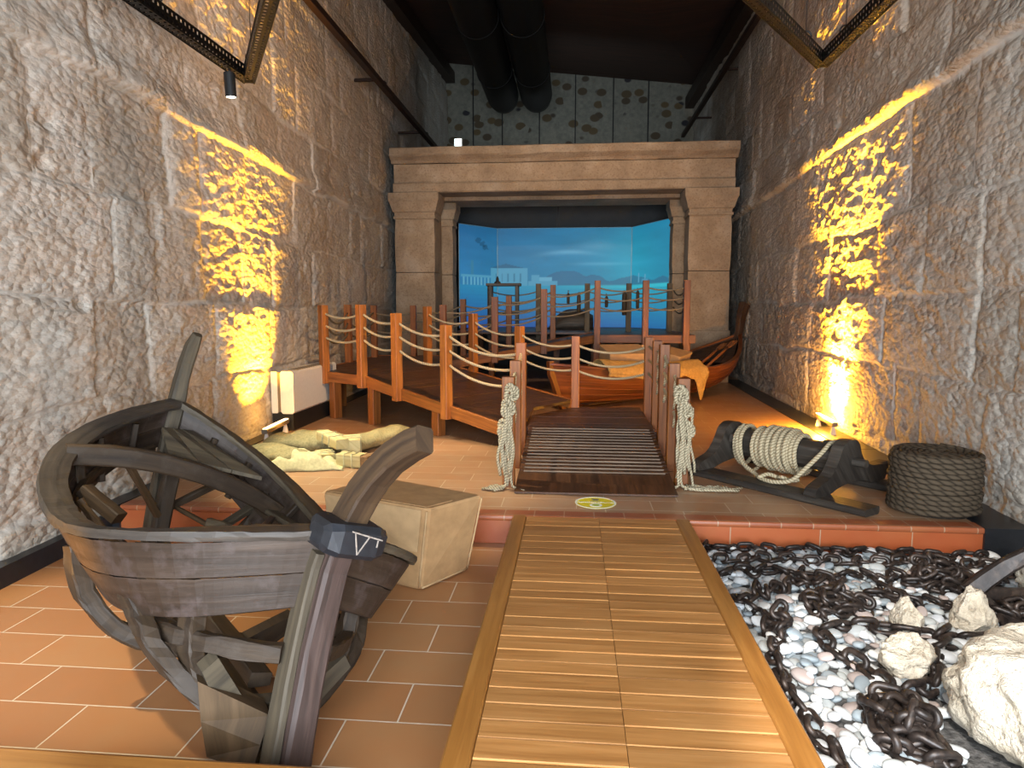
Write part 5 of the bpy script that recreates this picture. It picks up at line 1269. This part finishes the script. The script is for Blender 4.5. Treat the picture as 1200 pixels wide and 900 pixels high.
# lighting rails high along both walls
for nm, p, q, lab, drops in (('lighting_rail', (-3.3, 3.0, 5.42), (-3.3, 16.6, 5.45), 'dark brown rail running high along the left wall to the portal', 4), ('lighting_rail', (3.1, 6.0, 6.62), (3.1, 20.5, 6.62), 'dark brown rail running high along the right wall', 4)):
    p = V(*p); q = V(*q); root = thing(nm, tuple((p+q)/2), lab, 'rail')
    b = MB(); b.beam(p, q, .10, .10); part('bar', b, M['rusty_rail'], root)
    for k in range(drops):
        c = lerp(p, q, (k + .5)/drops); b = MB(); sx = -1 if c[0] < 0 else 1; xw = XL(c[1]) if sx < 0 else XR(c[1])
        b.beam(c, (xw + .0*sx, c[1], c[2]), .05, .05); part('bracket', b, M['rusty_rail'], root)
        b = MB(); b.box((c[0], c[1] + .4, c[2] + .07), (.06, .12, .05)); part('clip', b, M['black'], root)
# perforated black cable trays bent at an angle, hanging from wires
def tray(pts, lab, wires):
    root = thing('cable_tray', pts[1], lab, 'tray')
    P = [V(*p) for p in pts]
    for i in range(len(P)-1):
        p, q = P[i], P[i+1]; d = unit(q - p); s_ = unit(np.cross(d, V(0, 0, 1))); Lg = np.linalg.norm(q - p)
        def perf(o, e, wd, nm):       # perforated strip: origin offset o, width direction e
            b = MB(); pitch = .055; n = int(Lg/pitch); rows = max(2, int(round(wd/.042))); cw = wd/rows; vs = []; fs = []; off = 0
            for a in range(n):
                for r in range(rows):
                    x0, x1 = a*Lg/n, (a+1)*Lg/n; y0, y1 = r*cw, (r+1)*cw; hx = (x1-x0)*.30; hy = cw*.26; sh = 0
                    out = [(x0, y0), (x1, y0), (x1, y1), (x0, y1)]; inn = [(x0+hx, y0+hy), (x1-hx, y0+hy), (x1-hx, y1-hy), (x0+hx, y1-hy)]
                    base = len(vs); vs += [p + o + d*x + e*y for x, y in out + inn]
                    fs += [[base+k, base+(k+1) % 4, base+4+(k+1) % 4, base+4+k] for k in range(4)]
            b.add(vs, fs, [[(0, 0)]*4 for _ in fs]); me = b.mesh(nm, root_loc(root)); me.materials.append(M['black_steel']); ob = bpy.data.objects.new(nm, me); COL.objects.link(ob); ob.parent = root
            so = ob.modifiers.new('thick', 'SOLIDIFY'); so.thickness = .003
        w = .09; h = .10
        perf(-s_*w/2 - V(0, 0, h/2), V(0, 0, 1), h, 'tray_side'); perf(s_*w/2 - V(0, 0, h/2), V(0, 0, 1), h, 'tray_side'); perf(-s_*w/2 - V(0, 0, h/2), s_, w, 'tray_bottom')
        b = MB()
        for sg in (-1, 1): b.beam(p + s_*sg*w/2 + V(0, 0, h/2), q + s_*sg*w/2 + V(0, 0, h/2), .012, .012, ch=.002); b.beam(p + s_*sg*w/2 - V(0, 0, h/2), q + s_*sg*w/2 - V(0, 0, h/2), .012, .012, ch=.002)
        part('tray_lip', b, M['black_steel'], root)
    for x, y in wires:
        z = P[1][2]; b = MB(); b.tube([V(x, y, z), V(x, y, lerp(zl(y), zr(y), (x + 4.4)/8.6))], .004, 5); part('hanging_wire', b, M['black'], root)
        b = MB(); b.tube([V(x + .05*math.cos(a), y, z + .06 + .05*math.sin(a)) for a in np.linspace(0, PI, 8)], .008, 5); part('hook', b, M['black'], root)
tray([(-2.95, 1.2, 3.70), (-2.95, 6.13, 3.70), (-.95, 2.77, 3.70)], 'black perforated cable tray bent to a point, hanging at the top left', ((-2.95, 4.75), (-2.78, 5.84)))
tray([(2.30, 1.2, 3.92), (2.30, 6.85, 3.92), (.10, 3.66, 3.92)], 'black perforated cable tray bent to a point, hanging at the top right', ((2.30, 6.3), (2.0, 6.4)))
def spot(loc, aim, lab, top):
    root = thing('spotlight', loc, lab, 'spotlight'); p = V(*loc); d = unit(V(*aim) - p); s_ = unit(np.cross(d, V(0, 1, 0))); u = np.cross(s_, d); N = 20
    def cyl(prof, nm, m):
        b = MB(); b.rings([[p + d*a + r*(math.cos(2*PI*k/N)*s_ + math.sin(2*PI*k/N)*u) for k in range(N)] for a, r in prof]); part(nm, b, M[m], root)
    cyl([(-.10, .03), (-.10, .046), (.10, .046), (.10, .042), (.085, .042)], 'housing', 'black'); cyl([(.080, .041), (.093, .041)], 'lens', 'spot_lens')
    b = MB(); b.tube([p - d*.05 + V(0, 0, .02), V(p[0], p[1], top)], .012, 6); part('stem', b, M['black'], root)
spot((-2.92, 5.72, 3.50), (-2.75, 5.72, .2), 'small black spotlight hanging under the left cable tray', 3.64)
# amber floor lamps washing the walls
def floor_lamp(p, q, lab):
    p = V(*p); q = V(*q); root = thing('wall_washer', tuple((p + q)/2 - V(0, 0, .1)), lab, 'lamp'); d = unit(q - p)
    b = MB(); b.beam(p, q, .06, .05, ch=.008); part('housing', b, M['grey_paint'], root)
    b = MB(); b.beam(p + V(0, 0, .028) + d*.01, q + V(0, 0, .028) - d*.01, .045, .008, ch=.002); part('light_strip', b, M['led_amber'], root)
    for t in (.08, .92):
        c = lerp(p, q, t); b = MB(); b.rings([rect_ring(V(c[0], c[1], z), V(1, 0, 0), V(0, 1, 0), w, w*.7, .004) for z, w in ((UP + .006, .03), (UP + .02, .028), (c[2] - .02, .012))]); part('foot', b, M['white_paint'], root)
floor_lamp((-3.22, 6.72, .335), (-3.28, 7.42, .335), 'low amber bar lamp washing the left wall beside the white cabinet')
floor_lamp((2.93, 7.75, .33), (2.98, 8.45, .33), 'low amber bar lamp washing the right wall behind the windlass')
# white fan-coil cabinet by the left wall
def cabinet():
    y0, y1 = 7.52, 8.95; xw = XL(8.0) + .03; root = thing('heater_cabinet', (xw + .15, 8.2, UP), 'white heater cabinet on a black base against the left wall', 'cabinet')
    xf = -3.22
    b = MB(); b.box(((xw + xf)/2 - .01, (y0+y1)/2, .30), (xf - xw - .05, y1 - y0 - .05, .21)); part('base', b, M['black'], root)
    b = MB(); b.beam(((xw+xf)/2 + .06, y0, .65), ((xw+xf)/2 + .06, y1, .65), xf - xw - .14, .50, ch=.022); part('casing', b, M['white_paint'], root)
    b = MB(); b.beam((xw + .05, y0 + .01, .65), (xw + .05, y1, .65), .075, .49, ch=.01); part('back_panel', b, M['white_paint'], root)
    b = MB(); b.box((xw + .105, (y0+y1)/2, .65), (.045, y1 - y0 - .04, .47)); part('slot', b, M['grey_paint'], root)
    b = MB()
    for k in range(14): b.box(((xw+xf)/2 + .06, y0 + .2 + k*.07, .903), (.12, .03, .008))
    part('grille', b, M['grey_paint'], root)
cabinet()
# ---------------------------------------------------------------- light and camera
def aim(o, target):
    d = Vector(target) - o.location; o.rotation_euler = d.to_track_quat('-Z', 'Y').to_euler()
def lamp(kind, name, loc, target, energy, color, **kw):
    l = bpy.data.lights.new(name, kind); l.energy = energy; l.color = color
    for k, v in kw.items(): setattr(l, k, v)
    o = bpy.data.objects.new(name, l); COL.objects.link(o); o.location = loc
    aim(o, target); return o
AMB = (1.0, .47, .015)
for nm, p, tgt, sx in (('left', (-3.25, 7.07, .385), (-3.62, 7.07, 2.0), -1), ('right', (2.955, 8.10, .38), (3.30, 8.10, 2.0), 1)):
    o = lamp('AREA', 'wall_wash_' + nm, p, tgt, 170 if sx < 0 else 900, AMB, shape='RECTANGLE', size=.06, size_y=(.55 if sx < 0 else .42), spread=math.radians(64))
    d = (Vector(tgt) - Vector(p)).normalized(); yv = Vector((0, 1, 0)); zv = -d; xv = yv.cross(zv).normalized(); yv = zv.cross(xv)
    o.matrix_world = Matrix(((xv[0], yv[0], zv[0], p[0]), (xv[1], yv[1], zv[1], p[1]), (xv[2], yv[2], zv[2], p[2]), (0, 0, 0, 1)))
lamp('POINT', 'wall_wash_right_spill', (2.90, 8.10, .45), (0, 0, 0), 230, (1, .45, .05), shadow_soft_size=.04)  # bare point light added above the bar for the orange glow on the floor
lamp('POINT', 'wall_wash_left_spill', (-3.18, 7.07, .45), (0, 0, 0), 8, (1, .5, .08), shadow_soft_size=.04)  # weaker point light added likewise above the left bar
# the tray spot, then assumed spots with no fixture of their own
WARM = (1.0, .78, .50)
lamp('SPOT', 'tray_spot', (-2.75, 5.70, 3.36), (-1.55, 5.75, .2), 820, (1, .88, .62), spot_size=math.radians(56), spot_blend=.6, shadow_soft_size=.04)
lamp('SPOT', 'track_spot_walkway', (.6, 4.6, 4.6), (-1.4, 8.2, .9), 1100, (1, .64, .34), spot_size=math.radians(46), spot_blend=.7, shadow_soft_size=.05)  # assumed lamp, added to light the walkway posts
lamp('SPOT', 'track_spot_boat', (2.2, 6.6, 4.2), (1.45, 10.3, .5), 380, (1, .55, .22), spot_size=math.radians(36), spot_blend=.7, shadow_soft_size=.05)  # assumed lamp, added to warm the red boat
lamp('SPOT', 'track_spot_portal', (-.4, 5.5, 5.8), (-.3, 13.4, 3.3), 1150, (1, .80, .6), spot_size=math.radians(52), spot_blend=.9, shadow_soft_size=.1)  # assumed lamp for the warm light on the portal
lamp('SPOT', 'track_spot_left_wall', (-.6, 4.8, 5.2), (-3.6, 8.0, 4.0), 230, (1, .62, .36), spot_size=math.radians(80), spot_blend=1, shadow_soft_size=.7)  # assumed lamp that tints the upper left wall brown
lamp('SPOT', 'track_spot_right_wall', (.6, 4.8, 5.2), (3.2, 8.5, 4.2), 90, (1, .72, .50), spot_size=math.radians(80), spot_blend=1, shadow_soft_size=.7)  # dimmer assumed lamp for the right wall
lamp('SPOT', 'tray_spot_low_floor', (-3.15, 2.5, 2.7), (-2.65, 2.6, 0), 350, (1, .84, .56), spot_size=math.radians(58), spot_blend=.6, shadow_soft_size=.03)  # assumed spot for the warm low floor, not mounted on the tray
lamp('SPOT', 'low_wall_washer', (-2.75, 1.25, .6), (-2.0, 2.25, .74), 330, AMB, spot_size=math.radians(24), spot_blend=1, shadow_soft_size=.05)  # assumed amber lamp out of view, for the glow on the bow
lamp('AREA', 'stage_back_lamp', (-.3, 18.2, 5.2), (-.3, 22.5, 7.2), 30, (.75, .9, 1.0), size=2.0)  # added cool fill that brightens the back wall, no fixture of the hall
# area light added for daylight, inside the assumed doorway behind the visitor
l = lamp('AREA', 'doorway_daylight', (0.0, REAR + .15, 1.75), (0, 6, .9), 930, (.82, .91, 1.0), shape='RECTANGLE', size=4.4, size_y=2.8)
# added spot lamp inside the hall, standing in for sunlight on the rocks
s = lamp('SPOT', 'sun_shaft', (-.9, -1.9, 4.9), (1.95, 2.55, 0), 2700, (1, .96, .9), spot_size=math.radians(22), spot_blend=.35, shadow_soft_size=.03)
w = bpy.data.worlds.new('World'); bpy.context.scene.world = w; w.use_nodes = True
bg = w.node_tree.nodes['Background']; sky = w.node_tree.nodes.new('ShaderNodeTexSky'); sky.sky_type = 'HOSEK_WILKIE'; sky.sun_direction = (.3, -.6, .7)
w.node_tree.links.new(sky.outputs[0], bg.inputs[0]); bg.inputs[1].default_value = .35

cam = bpy.data.cameras.new('camera'); co = bpy.data.objects.new('camera', cam); COL.objects.link(co)
F, VX, VY = 790.0, 672.0, 364.0
v = unit(V(VX - 600, 450 - VY, F)); u_ = unit(V(0, v[2], -v[1])); x_ = np.cross(u_, v); x_ = x_ if x_[0] > 0 else -x_
Rw = np.array([x_, v, u_])                               # rows: world X, Y, Z in camera (right, up, forward)
right, upv, fwd = Rw[:, 0], Rw[:, 1], Rw[:, 2]
m = Matrix(((right[0], upv[0], -fwd[0], 0), (right[1], upv[1], -fwd[1], 0), (right[2], upv[2], -fwd[2], 1.6), (0, 0, 0, 1)))
co.matrix_world = m; cam.sensor_fit = 'HORIZONTAL'; cam.sensor_width = 36; cam.lens = F/1200*36; cam.clip_start = .05
sc = bpy.context.scene; sc.camera = co
sc.view_settings.view_transform = 'Standard'; sc.view_settings.look = 'None'; sc.view_settings.gamma = 1; sc.view_settings.exposure = 0; sc.view_settings.use_curve_mapping = False
